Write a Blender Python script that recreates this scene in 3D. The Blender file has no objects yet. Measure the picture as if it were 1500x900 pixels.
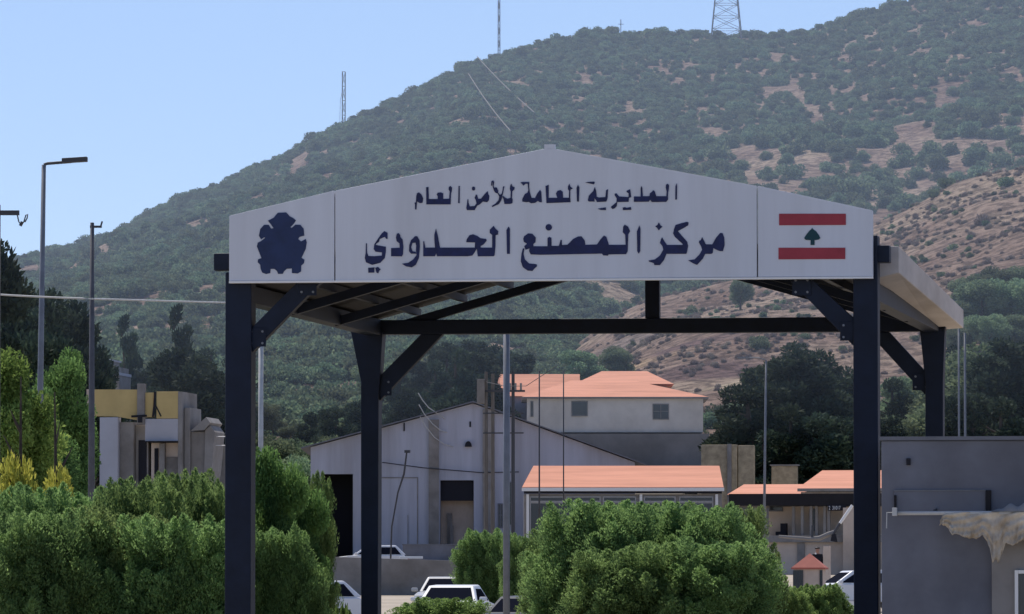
import bpy, bmesh, math, random
import numpy as np
from mathutils import Vector, Matrix
from mathutils.geometry import tessellate_polygon
R = math.radians
random.seed(7)
S = bpy.context.scene
COL = S.collection

# ------------------------------------------------------------------ camera, sky, sun, exposure
F = 9600.0          # focal length in photo pixels (1500 px wide frame)
EYE = 1.7
HZ = 905.0          # photo row of the horizon
cam = bpy.data.cameras.new('camera'); cam.sensor_width = 36; cam.lens = F / 1500 * 36
cam.clip_start = 1; cam.clip_end = 8000
camo = bpy.data.objects.new('camera', cam); COL.objects.link(camo)
camo.location = (0, 0, EYE); camo.rotation_euler = (R(90) + math.atan((HZ - 450) / F), 0, 0)
S.camera = camo
SUN_EL, SUN_ROT = R(56), R(-24)
w = bpy.data.worlds.new('World'); S.world = w; w.use_nodes = True
nt = w.node_tree; bg = nt.nodes['Background']
sky = nt.nodes.new('ShaderNodeTexSky'); sky.sky_type = 'NISHITA'; sky.sun_disc = False
sky.sun_elevation = SUN_EL; sky.sun_rotation = SUN_ROT; sky.altitude = 2500
sky.air_density = 1.0; sky.dust_density = 0.1; sky.ozone_density = 6.0
tint = nt.nodes.new('ShaderNodeMix'); tint.data_type = 'RGBA'; tint.blend_type = 'MULTIPLY'; tint.inputs[0].default_value = 1
tint.inputs[7].default_value = (1.06, .965, 1.0, 1)          # the air here is a little more lavender than the model's
nt.links.new(sky.outputs[0], tint.inputs[6]); nt.links.new(tint.outputs[2], bg.inputs[0]); bg.inputs[1].default_value = 0.15
sl = bpy.data.lights.new('sun', 'SUN'); sl.energy = 5.0; sl.angle = R(0.5); sl.color = (1, .93, .84)
so = bpy.data.objects.new('sun', sl); COL.objects.link(so)
sd = Vector((math.sin(SUN_ROT) * math.cos(SUN_EL), math.cos(SUN_ROT) * math.cos(SUN_EL), math.sin(SUN_EL)))
so.rotation_euler = sd.to_track_quat('Z', 'Y').to_euler(); so.location = (0, 0, 60)
S.view_settings.view_transform = 'Standard'; S.view_settings.look = 'None'
S.view_settings.exposure = 0.02; S.view_settings.gamma = 1
S.render.engine = 'CYCLES'; S.cycles.use_denoising = True
S.cycles.max_bounces = 6; S.cycles.transparent_max_bounces = 8; S.cycles.volume_bounces = 0

# ------------------------------------------------------------------ helpers
def wx(px, Y): return (px - 750) / F * Y
def wz(py, Y): return EYE + (HZ - py) / F * Y
def sc(Y): return F / Y                       # photo pixels per metre at distance Y

def mat(name, col, rough=.8, metal=0., noise=0., nscale=3., bump=0., col2=None, spec=.3, stretch=None, grime=0.):
    m = bpy.data.materials.new(name); m.use_nodes = True
    n = m.node_tree.nodes; l = m.node_tree.links; b = n['Principled BSDF']
    b.inputs['Base Color'].default_value = (*col, 1); b.inputs['Roughness'].default_value = rough
    b.inputs['Metallic'].default_value = metal; b.inputs['Specular IOR Level'].default_value = spec
    if noise or bump:
        tc = n.new('ShaderNodeTexCoord'); src = tc.outputs['Object']
        if stretch:
            mp = n.new('ShaderNodeMapping'); mp.inputs['Scale'].default_value = stretch
            l.new(src, mp.inputs['Vector']); src = mp.outputs['Vector']
        tx = n.new('ShaderNodeTexNoise'); tx.inputs['Scale'].default_value = nscale
        tx.inputs['Detail'].default_value = 8; tx.inputs['Roughness'].default_value = .65
        l.new(src, tx.inputs['Vector'])
        if noise:
            r = n.new('ShaderNodeValToRGB'); l.new(tx.outputs['Fac'], r.inputs[0])
            c2 = col2 or tuple(c * (1 - noise) for c in col)
            r.color_ramp.elements[0].position = .32; r.color_ramp.elements[1].position = .62
            r.color_ramp.elements[0].color = (*c2, 1); r.color_ramp.elements[1].color = (*col, 1)
            out = r.outputs[0]
            if grime:
                t2 = n.new('ShaderNodeTexNoise'); t2.inputs['Scale'].default_value = nscale * .35; t2.inputs['Detail'].default_value = 5
                l.new(src, t2.inputs['Vector'])
                mx = n.new('ShaderNodeMix'); mx.data_type = 'RGBA'; mx.blend_type = 'MULTIPLY'
                mr = n.new('ShaderNodeMapRange'); mr.inputs[1].default_value = .4; mr.inputs[2].default_value = .7
                mr.inputs[3].default_value = 0; mr.inputs[4].default_value = grime
                l.new(t2.outputs['Fac'], mr.inputs[0]); l.new(mr.outputs[0], mx.inputs[0])
                l.new(out, mx.inputs[6]); mx.inputs[7].default_value = (.45, .38, .3, 1); out = mx.outputs[2]
            l.new(out, b.inputs['Base Color'])
        if bump:
            bp = n.new('ShaderNodeBump'); bp.inputs['Strength'].default_value = bump
            l.new(tx.outputs['Fac'], bp.inputs['Height']); l.new(bp.outputs[0], b.inputs['Normal'])
    return m

def leafmat(name, dark, light, trans=.35, vary=.25):
    m = bpy.data.materials.new(name); m.use_nodes = True
    n = m.node_tree.nodes; l = m.node_tree.links; b = n['Principled BSDF']
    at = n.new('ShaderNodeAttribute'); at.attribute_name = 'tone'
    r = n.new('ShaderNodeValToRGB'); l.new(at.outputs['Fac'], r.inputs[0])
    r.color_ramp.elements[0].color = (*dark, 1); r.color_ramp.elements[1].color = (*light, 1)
    oi = n.new('ShaderNodeObjectInfo'); hs = n.new('ShaderNodeHueSaturation')
    mr = n.new('ShaderNodeMapRange'); mr.inputs[3].default_value = 1 - vary; mr.inputs[4].default_value = 1 + vary
    l.new(oi.outputs['Random'], mr.inputs[0]); l.new(mr.outputs[0], hs.inputs['Value'])
    m2 = n.new('ShaderNodeMapRange'); m2.inputs[3].default_value = .5 - .12 * vary; m2.inputs[4].default_value = .5 + .08 * vary
    l.new(oi.outputs['Random'], m2.inputs[0]); l.new(m2.outputs[0], hs.inputs['Hue'])
    l.new(r.outputs[0], hs.inputs['Color']); l.new(hs.outputs[0], b.inputs['Base Color'])
    b.inputs['Roughness'].default_value = .8; b.inputs['Specular IOR Level'].default_value = .08
    tr = n.new('ShaderNodeBsdfTranslucent'); l.new(hs.outputs[0], tr.inputs[0])
    mx = n.new('ShaderNodeMixShader'); mx.inputs[0].default_value = trans
    l.new(b.outputs[0], mx.inputs[1]); l.new(tr.outputs[0], mx.inputs[2])
    l.new(mx.outputs[0], n['Material Output'].inputs[0])
    return m

def tag(o, label=None, cat=None, group=None, kind=None):
    if label: o['label'] = label
    if cat: o['category'] = cat
    if group: o['group'] = group
    if kind: o['kind'] = kind
    return o
def empty(name, loc, rz=0.):
    o = bpy.data.objects.new(name, None); COL.objects.link(o); o.empty_display_size = .3
    o.location = loc; o.rotation_euler = (0, 0, rz); return o
def link(name, me, m=None, parent=None):
    o = bpy.data.objects.new(name, me); COL.objects.link(o)
    if m and not me.materials: me.materials.append(m)
    if parent: o.parent = parent
    return o

class MB:
    def __init__(s): s.v = []; s.f = []
    def add(s, vs, fs):
        k = len(s.v); s.v += [tuple(p) for p in vs]; s.f += [tuple(i + k for i in f) for f in fs]; return s
    def box(s, x0, x1, y0, y1, z0, z1):
        return s.hexa([(x0, y0, z0), (x1, y0, z0), (x1, y1, z0), (x0, y1, z0), (x0, y0, z1), (x1, y0, z1), (x1, y1, z1), (x0, y1, z1)])
    def hexa(s, p):
        return s.add(p, [(3, 2, 1, 0), (4, 5, 6, 7), (0, 1, 5, 4), (1, 2, 6, 5), (2, 3, 7, 6), (3, 0, 4, 7)])
    def prism(s, poly, y0, y1):                 # polygon in x,z, extruded along y
        a = sum(poly[i][0] * poly[(i + 1) % len(poly)][1] - poly[(i + 1) % len(poly)][0] * poly[i][1] for i in range(len(poly)))
        if a < 0: poly = poly[::-1]
        n = len(poly)
        tri = tessellate_polygon([[Vector((p[0], p[1], 0)) for p in poly]])
        vs = [(p[0], y0, p[1]) for p in poly] + [(p[0], y1, p[1]) for p in poly]
        fs = []
        for t in tri:
            a2 = sum(poly[t[i]][0] * poly[t[(i + 1) % 3]][1] - poly[t[(i + 1) % 3]][0] * poly[t[i]][1] for i in range(3))
            if a2 < 0: t = t[::-1]
            fs.append(tuple(t)); fs.append(tuple(i + n for i in t[::-1]))
        for i in range(n):
            j = (i + 1) % n; fs.append((j, i, i + n, j + n))
        return s.add(vs, fs)
    def tube(s, pts, rad, seg=8, caps=True):
        pts = [Vector(p) for p in pts]
        if not isinstance(rad, (list, tuple)): rad = [rad] * len(pts)
        vs = []; fs = []
        for i, p in enumerate(pts):
            d = (pts[min(i + 1, len(pts) - 1)] - pts[max(i - 1, 0)]).normalized()
            a = d.cross(Vector((0, 1, 0)) if abs(d.y) < .9 else Vector((1, 0, 0))).normalized(); b = d.cross(a)
            for k in range(seg):
                t = 2 * math.pi * k / seg
                vs.append(p + (a * math.cos(t) + b * math.sin(t)) * rad[i])
        for i in range(len(pts) - 1):
            for k in range(seg):
                k2 = (k + 1) % seg
                fs.append((i * seg + k, i * seg + k2, (i + 1) * seg + k2, (i + 1) * seg + k))
        if caps:
            fs.append(tuple(range(seg))[::-1]); fs.append(tuple((len(pts) - 1) * seg + k for k in range(seg)))
        return s.add(vs, fs)
    def mesh(s, name):
        me = bpy.data.meshes.new(name); me.from_pydata(s.v, [], s.f); me.validate()
        bm = bmesh.new(); bm.from_mesh(me); bmesh.ops.recalc_face_normals(bm, faces=bm.faces); bm.to_mesh(me); bm.free()
        return me
    def build(s, name, m, parent=None, smooth=False, bevel=0.):
        me = s.mesh(name); o = link(name, me, m, parent)
        if smooth:
            for p in me.polygons: p.use_smooth = True
        if bevel:
            b = o.modifiers.new('bevel', 'BEVEL'); b.width = bevel; b.segments = 2; b.limit_method = 'ANGLE'
        return o

# ------------------------------------------------------------------ terrain
def lerp(x, pts):
    a = np.array(pts, float); return np.interp(x, a[:, 0], a[:, 1])
def vnoise(x, y, s, seed=0):
    x = np.asarray(x, float) / s; y = np.asarray(y, float) / s
    xi = np.floor(x).astype(np.int64); yi = np.floor(y).astype(np.int64); fx = x - xi; fy = y - yi
    fx = fx * fx * (3 - 2 * fx); fy = fy * fy * (3 - 2 * fy)
    def h(a, b):
        n = (a * 374761393 + b * 668265263 + seed * 1442695041) & 0x7fffffff
        n = ((n ^ (n >> 13)) * 1274126177) & 0x7fffffff
        return ((n ^ (n >> 16)) & 0xffff) / 65535.0
    return (h(xi, yi) * (1 - fx) + h(xi + 1, yi) * fx) * (1 - fy) + (h(xi, yi + 1) * (1 - fx) + h(xi + 1, yi + 1) * fx) * fy
YR = 1700.
SIL = [(-900, 640), (-300, 500), (0, 400), (75, 364), (165, 340), (230, 306), (280, 277), (330, 266), (395, 232), (500, 175), (590, 133), (680, 90), (740, 70),
       (800, 54), (880, 38), (1000, 42), (1090, 42), (1180, 38), (1240, 18), (1310, -2), (1500, -45), (1900, -90), (2600, -60)]
SIL = [(wx(a, YR), wz(b + 11, YR)) for a, b in SIL]
CREST = [(500, 700), (800, 560), (900, 478), (950, 448), (1050, 418), (1200, 376), (1290, 336), (1400, 288), (1500, 262), (1700, 230), (2200, 220)]
YS = 900.
CREST = [(wx(a, YS), wz(b, YS)) for a, b in CREST]
BASE = [(-300, 0), (120, 0), (450, 6.1), (600, 18), (3000, 18)]
def rise(X): return lerp(X, [(-10, 1.22), (22, 1.62), (60, 1.45)])
def ground(X, Y):
    X = np.asarray(X, float); Y = np.asarray(Y, float)
    b = lerp(Y, BASE)
    zr = lerp(X, SIL)
    t = np.clip((Y - 600) / (YR - 600), 0, 3)
    up = b + (zr - 18) * np.power(np.clip(t, 0, 1), rise(X))
    dn = np.clip(t - 1, 0, 2); up = up - dn * dn * 160 - dn * 40
    m = np.clip((Y - 600) / 200, 0, 1) * (1 - np.clip((Y - 1500) / 200, 0, 1))
    up = up + m * ((vnoise(X, Y, 60, 1) - .5) * 7 + (vnoise(X, Y, 22, 2) - .5) * 3)
    cr = lerp(X, CREST)
    fr = b + (cr - b) * (1 - np.power(np.clip((YS - Y) / 290, 0, 1), 1.25))
    bk = cr - np.clip(Y - YS, 0, 999) * .30
    sp = np.where(Y < YS, fr, bk) + np.clip((Y - 620) / 60, 0, 1) * ((vnoise(X, Y, 30, 5) - .5) * 4 + (vnoise(X, Y, 9, 6) - .5) * 1.3) * np.clip((cr - 18) / 15, 0, 1)
    return np.maximum(np.maximum(up, sp), b)
def gz(X, Y): return float(ground(X, Y))
def hit(px, py, y0=560.):
    Y = np.arange(y0, 1900, 1.0)
    below = np.nonzero(wz(py, Y) < ground((px - 750) / F * Y, Y))[0]
    Yh = Y[below[0]] if len(below) else 1700.
    return (px - 750) / F * Yh, Yh
def is_spur(X, Y):
    cr = lerp(X, CREST)
    zr = lerp(X, SIL); t = np.clip((Y - 600) / (YR - 600), 0, 1); up = lerp(Y, BASE) + (zr - 18) * t ** rise(X)
    return (ground(X, Y) > up + 2.5) & (np.asarray(Y) < 960)

def grid(name, xs, ys, m, zoff=0.):
    X, Y = np.meshgrid(xs, ys); Z = ground(X, Y) + zoff
    v = np.stack([X.ravel(), Y.ravel(), Z.ravel()], 1); nx = len(xs); ny = len(ys)
    i = (np.arange(ny - 1)[:, None] * nx + np.arange(nx - 1)[None]).ravel()
    f = np.stack([i, i + 1, i + nx + 1, i + nx], 1)
    me = bpy.data.meshes.new(name); me.vertices.add(len(v)); me.vertices.foreach_set('co', v.ravel())
    me.loops.add(f.size); me.loops.foreach_set('vertex_index', f.ravel().astype(np.int32))
    me.polygons.add(len(f)); me.polygons.foreach_set('loop_start', np.arange(0, f.size, 4, dtype=np.int32))
    me.polygons.foreach_set('use_smooth', np.ones(len(f), bool)); me.update(); me.validate()
    return link(name, me, m)

M_ground = mat('dusty_concrete', (.42, .36, .28), .95, noise=.3, nscale=.25, bump=.1)
# hillside soil: dry tan earth with paler scree and pinkish-brown patches
def soil_mat():
    m = bpy.data.materials.new('dry_soil'); m.use_nodes = True
    n = m.node_tree.nodes; l = m.node_tree.links; b = n['Principled BSDF']; b.inputs['Roughness'].default_value = 1
    b.inputs['Specular IOR Level'].default_value = .05
    g = n.new('ShaderNodeNewGeometry')
    def noise(s, d=8):
        t = n.new('ShaderNodeTexNoise'); t.inputs['Scale'].default_value = s; t.inputs['Detail'].default_value = d
        t.inputs['Roughness'].default_value = .7; l.new(g.outputs['Position'], t.inputs['Vector']); return t
    a = noise(.03); r = n.new('ShaderNodeValToRGB'); l.new(a.outputs['Fac'], r.inputs[0])
    e = r.color_ramp.elements; e[0].position = .36; e[0].color = (.24, .165, .13, 1); e[1].position = .64; e[1].color = (.42, .33, .25, 1)
    k = e.new(.5); k.color = (.34, .25, .20, 1)
    c_ = noise(.16, 6); c = noise(.55, 8); r2 = n.new('ShaderNodeValToRGB'); l.new(c.outputs['Fac'], r2.inputs[0])
    r2.color_ramp.elements[0].position = .43; r2.color_ramp.elements[0].color = (.36, .34, .32, 1)
    r2.color_ramp.elements[1].position = .57; r2.color_ramp.elements[1].color = (1.08, 1.05, 1, 1)
    mx = n.new('ShaderNodeMix'); mx.data_type = 'RGBA'; mx.blend_type = 'MULTIPLY'; mx.inputs[0].default_value = .9
    base = r.outputs[0]
    for px, py, rad, colr in ((960, 522, 6.5, (.50, .37, .24, 1)), (1088, 562, 4.5, (.55, .46, .33, 1)), (1032, 548, 6.5, (.20, .135, .125, 1)), (1010, 505, 5, (.22, .15, .14, 1)), (900, 510, 6, (.30, .24, .21, 1))):
        hx_, hy_ = hit(px, py); d_ = n.new('ShaderNodeVectorMath'); d_.operation = 'DISTANCE'; l.new(g.outputs['Position'], d_.inputs[0]); d_.inputs[1].default_value = (hx_, hy_, gz(hx_, hy_))
        w_ = n.new('ShaderNodeMath'); w_.operation = 'MULTIPLY_ADD'; l.new(c_.outputs['Fac'], w_.inputs[0]); w_.inputs[1].default_value = 9; l.new(d_.outputs['Value'], w_.inputs[2])
        f_ = n.new('ShaderNodeMapRange'); l.new(w_.outputs[0], f_.inputs[0]); f_.inputs[1].default_value = rad + 2.5; f_.inputs[2].default_value = rad + 7.5; f_.inputs[3].default_value = 1; f_.inputs[4].default_value = 0
        m_ = n.new('ShaderNodeMix'); m_.data_type = 'RGBA'; l.new(f_.outputs[0], m_.inputs[0]); l.new(base, m_.inputs[6]); m_.inputs[7].default_value = colr; base = m_.outputs[2]
    l.new(base, mx.inputs[6]); l.new(r2.outputs[0], mx.inputs[7]); l.new(mx.outputs[2], b.inputs['Base Color'])
    bp = n.new('ShaderNodeBump'); bp.inputs['Strength'].default_value = 1; bp.inputs['Distance'].default_value = 1.2
    l.new(c.outputs['Fac'], bp.inputs['Height']); l.new(bp.outputs[0], b.inputs['Normal'])
    return m
M_soil = soil_mat()
tag(grid('ground', np.linspace(-700, 700, 57), np.concatenate([np.linspace(-60, 120, 4), np.linspace(135, 556, 30)]), M_ground), kind='structure')
xs = np.concatenate([np.linspace(-700, -190, 40), np.linspace(-186, 210, 200), np.linspace(215, 700, 40)])
ys = np.concatenate([np.arange(556, 1000, 2.2), np.arange(1000, 1760, 4), np.arange(1770, 2600, 30)])
tag(grid('hills', xs, ys, M_soil), kind='structure')

# ------------------------------------------------------------------ foliage meshes
def leaf_mesh(name, C, A, L, W, tone, rng, m):
    n = len(C); A = A / np.linalg.norm(A, axis=1, keepdims=True)
    q = rng.normal(size=(n, 3)); Sd = np.cross(A, q); Sd /= np.linalg.norm(Sd, axis=1, keepdims=True) + 1e-9
    L = (L * rng.uniform(.7, 1.3, n))[:, None]; W = (W * rng.uniform(.7, 1.3, n))[:, None]
    v = np.stack([C - A * L / 2, C + Sd * W / 2, C + A * L / 2, C - Sd * W / 2], 1).reshape(-1, 3)
    me = bpy.data.meshes.new(name); me.vertices.add(4 * n); me.vertices.foreach_set('co', v.ravel())
    me.loops.add(4 * n); me.loops.foreach_set('vertex_index', np.arange(4 * n, dtype=np.int32))
    me.polygons.add(n); me.polygons.foreach_set('loop_start', np.arange(0, 4 * n, 4, dtype=np.int32))
    at = me.attributes.new('tone', 'FLOAT', 'FACE'); at.data.foreach_set('value', np.clip(tone, 0, 1).astype(np.float32))
    me.update(); me.materials.append(m); return me
def clump_crown(name, rng, clumps, n, L, W, m, up=.4, shell=.55):
    cl = np.array(clumps, float); wgt = cl[:, 3] ** 2; k = rng.choice(len(cl), n, p=wgt / wgt.sum())
    d = rng.normal(size=(n, 3)); d /= np.linalg.norm(d, axis=1, keepdims=True)
    r = cl[k, 3] * (shell + (1.08 - shell) * rng.random(n) ** .6)
    C = cl[k, :3] + d * r[:, None] * np.array([1, 1, .85])
    A = d * .7 + rng.normal(size=(n, 3)) * .6 + np.array([0, 0, up])
    tone = .5 + (rng.random(len(cl))[k] - .5) * .7 + rng.normal(size=n) * .18
    return leaf_mesh(name, C, A, L, W, tone, rng, m)
def dome_shrub(name, rng, rx, h, npl, per, L, W, m, z0=.04):
    """upright shrub made of many feathery rising plumes, the top and flanks uneven"""
    th = rng.uniform(0, 2 * np.pi, npl); u = np.sqrt(rng.random(npl)); ph = rng.uniform(0, 6.28, 3)
    flank = rng.random(npl) < .62
    tz = np.where(flank, z0 + (.84 - z0) * rng.random(npl) ** .9, 0)
    lob = 1 + .16 * np.sin(3 * th + ph[0]) + .12 * np.sin(5 * th + ph[1] + 5 * tz)
    rr = np.where(flank, np.sqrt(np.clip(1 - tz ** 3.4, 0, 1)) * rng.uniform(.72, 1.06, npl), u * .9) * lob
    ln = rng.uniform(.5, 1.0, npl) * h / 4.1
    base = np.where(flank, h * tz, h * (1 - .34 * u ** 2.4) * rng.uniform(.86, 1.03, npl) - ln)
    base = np.minimum(base, h * 1.03 - ln)
    pr = rng.uniform(.17, .33, npl) * rx / 1.25
    cx = rx * rr * np.cos(th) * .9; cy = rx * rr * np.sin(th) * .9
    lean = np.stack([np.cos(th), np.sin(th)], 1) * (rng.uniform(0, .28, npl) * rr)[:, None] + rng.normal(size=(npl, 2)) * .07
    t = rng.random((npl, per)) ** .85; a = rng.uniform(0, 2 * np.pi, (npl, per))
    q = pr[:, None] * np.sin(np.pi * np.clip(t * .86 + .14, 0, 1)) ** .7 * np.sqrt(rng.random((npl, per)))
    wob = 1 + .35 * np.sin(a * 3 + t * 9 + ph[2])
    x = cx[:, None] + lean[:, :1] * t * ln[:, None] + np.cos(a) * q * wob
    y = cy[:, None] + lean[:, 1:] * t * ln[:, None] + np.sin(a) * q * wob
    z = base[:, None] + t * ln[:, None]
    C = np.stack([x, y, np.maximum(z, .05)], 2).reshape(-1, 3)
    A = np.stack([np.cos(a) * .55, np.sin(a) * .55, np.ones_like(a)], 2).reshape(-1, 3) + rng.normal(size=C.shape) * .4
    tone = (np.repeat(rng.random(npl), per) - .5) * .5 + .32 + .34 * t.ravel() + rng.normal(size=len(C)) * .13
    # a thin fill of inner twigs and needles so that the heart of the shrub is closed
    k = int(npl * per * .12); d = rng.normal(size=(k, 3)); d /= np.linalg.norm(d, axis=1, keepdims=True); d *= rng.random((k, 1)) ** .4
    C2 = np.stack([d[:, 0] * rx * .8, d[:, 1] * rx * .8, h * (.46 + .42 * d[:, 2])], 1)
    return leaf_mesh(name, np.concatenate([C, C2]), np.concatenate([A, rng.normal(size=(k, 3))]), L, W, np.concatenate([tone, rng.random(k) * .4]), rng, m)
def trunk_mesh(name, rng, h, r, limbs=5, spread=.5, m=None):
    mb = MB(); lean = rng.normal(size=2) * .03 * h
    pts = [(lean[0] * t * t, lean[1] * t * t, h * t - .1) for t in (0, .25, .5, .75, 1)]
    mb.tube(pts, [r * 1.25, r, r * .75, r * .5, r * .2], 8)
    for i in range(limbs):
        t = .3 + .6 * i / limbs; a = rng.uniform(0, 6.28); ln = spread * h * (1.1 - t) * rng.uniform(.6, 1)
        p = Vector((lean[0] * t * t, lean[1] * t * t, h * t))
        mb.tube([p, p + Vector((math.cos(a) * ln * .5, math.sin(a) * ln * .5, ln * .25)), p + Vector((math.cos(a) * ln, math.sin(a) * ln, ln * .6))], [r * .4, r * .28, r * .08], 6)
    me = mb.mesh(name); me.materials.append(m); return me

M_bark = mat('bark', (.09, .07, .055), .95, noise=.5, nscale=6)
LM_near = leafmat('shrub_leaves', (.055, .11, .042), (.31, .45, .155), .55, vary=.16)
LM_olive = leafmat('olive_leaves', (.085, .14, .04), (.31, .44, .14), .55, vary=.15)
LM_bright = leafmat('bright_leaves', (.07, .12, .03), (.31, .42, .11), .55, vary=.10)
LM_mid = leafmat('mid_leaves', (.05, .10, .035), (.20, .33, .10), .5, vary=.1)
LM_yellow = leafmat('yellow_flowers', (.20, .23, .04), (.52, .49, .10), .5)
LM_hill = leafmat('hill_leaves', (.066, .106, .066), (.235, .30, .165), .38, vary=.38)
LM_dark = leafmat('pine_needles', (.017, .032, .024), (.062, .088, .054), .25)
LM_dry = leafmat('dry_tuft', (.20, .16, .13), (.40, .33, .27), .15)
LM_brown = leafmat('dry_twigs', (.05, .04, .035), (.13, .105, .085), .15)

rg = np.random.default_rng(11)
def blob_clumps(rng, n, rx, rz, zc, rmin, rmax, flat=1.):
    out = []
    for i in range(n):
        d = rng.normal(size=3); d /= np.linalg.norm(d); r = rng.random() ** .45
        out.append((d[0] * rx * r, d[1] * rx * r, zc + d[2] * rz * r * flat, rng.uniform(rmin, rmax)))
    return out
# hillside shrubs: unit radius about 1 m, base at z=0
SHR = []
for i in range(5):
    cl = [(0, 0, .55, .6)] + blob_clumps(rg, 9, .72, .42, .55, .25, .48)
    SHR.append(clump_crown('shrub', rg, cl, 1300, .16, .11, LM_hill, up=.3, shell=.5))
# pines and broadleaf trees of the lower slope, about 8 m tall
PINE = []; PTR = []
for i in range(4):
    h = 8.0; cl = []
    for k in range(26):
        t = rg.random(); rad = 2.6 * (1 - .75 * t) * (.8 if t < .1 else 1); a = rg.uniform(0, 6.28); r = rad * math.sqrt(rg.random())
        cl.append((math.cos(a) * r, math.sin(a) * r, 1.1 + t * (h - 1.6), rg.uniform(.55, 1.0) * (1.1 - .45 * t)))
    PINE.append(clump_crown('crown', rg, cl, 11000, .28, .11, LM_dark, up=.5, shell=.35))
    PTR.append(trunk_mesh('trunk', rg, 7.4, .2, 6, .3, M_bark))
BROAD = []; BTR = []
for i in range(3):
    cl = blob_clumps(rg, 22, 2.3, 2.3, 4.2, .6, 1.15)
    BROAD.append(clump_crown('crown', rg, cl, 16000, .2, .12, LM_hill, up=.2, shell=.4))
    BTR.append(trunk_mesh('trunk', rg, 5.4, .2, 6, .4, M_bark))
CYP = []; CTR = []
for i in range(2):
    cl = [(rg.normal() * .25, rg.normal() * .25, .8 + t * 8.4, (.62 - .5 * abs(t - .35)) * rg.uniform(.8, 1.25)) for t in np.linspace(0, 1, 24)]
    CYP.append(clump_crown('crown', rg, cl, 4200, .42, .14, LM_dark, up=1.2, shell=.35)); CTR.append(trunk_mesh('trunk', rg, 8.5, .16, 0, .2, M_bark))
def plant(name, crown, trunk, loc, scale, rz, label, cat, group=None):
    r = empty(name, loc, rz); r.scale = scale if isinstance(scale, tuple) else (scale,) * 3
    link('crown', crown, parent=r)
    if trunk: link('trunk', trunk, parent=r)
    return tag(r, label, cat, group)

# ------------------------------------------------------------------ hillside shrub cover
rs = np.random.default_rng(5)
N = 70000
Y = np.sqrt(rs.uniform(612 ** 2, 1722 ** 2, N)); X = rs.uniform(-.098, .098, N) * Y
spur = is_spur(X, Y)
PX = 750 + X / Y * F
dens = .84 + .5 * (vnoise(X, Y, 18, 8) - .5)
# open, dry ground with scattered shrubs on the right-hand flank
open_zone = np.clip((PX - 1010) / 60, 0, 1) * np.clip((Y - 980) / 60, 0, 1) * (1 - np.clip((Y - 1370) / 70, 0, 1))
dens = dens * (1 - .68 * open_zone) - .10 * open_zone * (vnoise(X, Y, 16, 21) > .55)
low_zone = np.clip((860 - Y) / 60, 0, 1); dens = dens * (1 - .35 * low_zone)
size = (.8 + 1.5 * rs.random(N) ** 1.6) * (1 + .25 * low_zone) * np.where(Y > 1400, .9, 1) * (1 + .45 * open_zone)
size = size * np.where(rs.random(N) < np.where(Y > 1660, .22, .05), 1.5, 1)
dens = np.where(spur, .10 + .25 * (vnoise(X, Y, 12, 33) > .7), dens)
size = np.where(spur, rs.uniform(.3, .7, N) * np.where(rs.random(N) < .05, 3.2, 1), size)
PATCH = [(437, 238, 16, 20), (398, 265, 8, 16), (150, 372, 20, 10), (462, 582, 26, 16), (305, 490, 22, 10), (118, 385, 14, 22), (1100, 245, 14, 28), (1130, 130, 26, 8),
         (1172, 140, 10, 26), (1330, 190, 26, 12), (1420, 215, 26, 10), (1205, 185, 16, 14), (1180, 255, 30, 12), (1045, 195, 14, 14), (960, 520, 40, 36), (930, 450, 26, 20),
         (1085, 560, 24, 34), (880, 500, 30, 24), (1030, 545, 45, 55), (900, 440, 22, 20), (1140, 80, 16, 5), (1010, 100, 12, 8), (925, 168, 9, 7), (1300, 235, 18, 14), (1395, 160, 12, 14)]
for px, py, rx, ry in PATCH:
    hx, hy = hit(px, py); h1 = hit(px, py - ry)[1]; h2 = hit(px, py + ry)[1]
    rX = rx / sc(hy); rY = max((h1 - h2) / 2, 8)
    dens = np.where(((X - hx) / rX) ** 2 + ((Y - hy) / rY) ** 2 < rs.uniform(.75, 1.25, N), 0, dens)
keep = rs.random(N) < dens * .60
X, Y, size, spur = X[keep], Y[keep], size[keep], spur[keep]
Z = ground(X, Y) - .15 * size
rot = rs.uniform(0, 6.28, len(X)); idx = rs.integers(0, 5, len(X))
px_ = 750 + X / Y * F; py_ = HZ - (Z + size - EYE) / Y * F
vis = ~(spur & (size < 1)) & (px_ > 5) & (px_ < 1495) & (py_ > 0) & (py_ < 560) & ~((px_ > 345) & (px_ < 1270) & (py_ > 230) & (py_ < 405))
score = np.where(vis, size / Y, 0); order = np.argsort(-score); ind = order[:285]; rest = order[285:]
NEARSH = []
for k in ind:
    o = link('shrub', SHR[idx[k]]); o.location = (X[k], Y[k], Z[k]); o.rotation_euler = (0, 0, rot[k])
    o.scale = (size[k] * 1.05, size[k] * 1.05, size[k] * rs.uniform(.85, 1.1))
    if spur[k]: tag(o, 'dark shrub standing alone on the bare pinkish dry slope', 'shrub', 'shrubs on the bare slope')
    else: tag(o, 'rounded grey-green shrub on the lower wooded hillside', 'shrub', 'shrubs on the hillside')
    NEARSH.append(o)
me = bpy.data.meshes.new('shrub_cover'); me.vertices.add(len(rest))
me.vertices.foreach_set('co', np.stack([X[rest], Y[rest], Z[rest]], 1).ravel())
for nm, arr, ty in (('shrub_size', size[rest], 'FLOAT'), ('shrub_turn', rot[rest], 'FLOAT'), ('shrub_pick', idx[rest], 'INT')):
    a = me.attributes.new(nm, ty, 'POINT'); a.data.foreach_set('value', arr.astype(np.float32 if ty == 'FLOAT' else np.int32))
cover = link('shrub_cover', me); tag(cover, 'dense grey-green scrub covering the mountain side', 'scrub', kind='stuff')
ng = bpy.data.node_groups.new('scatter', 'GeometryNodeTree')
ng.interface.new_socket('Geometry', in_out='INPUT', socket_type='NodeSocketGeometry')
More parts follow.
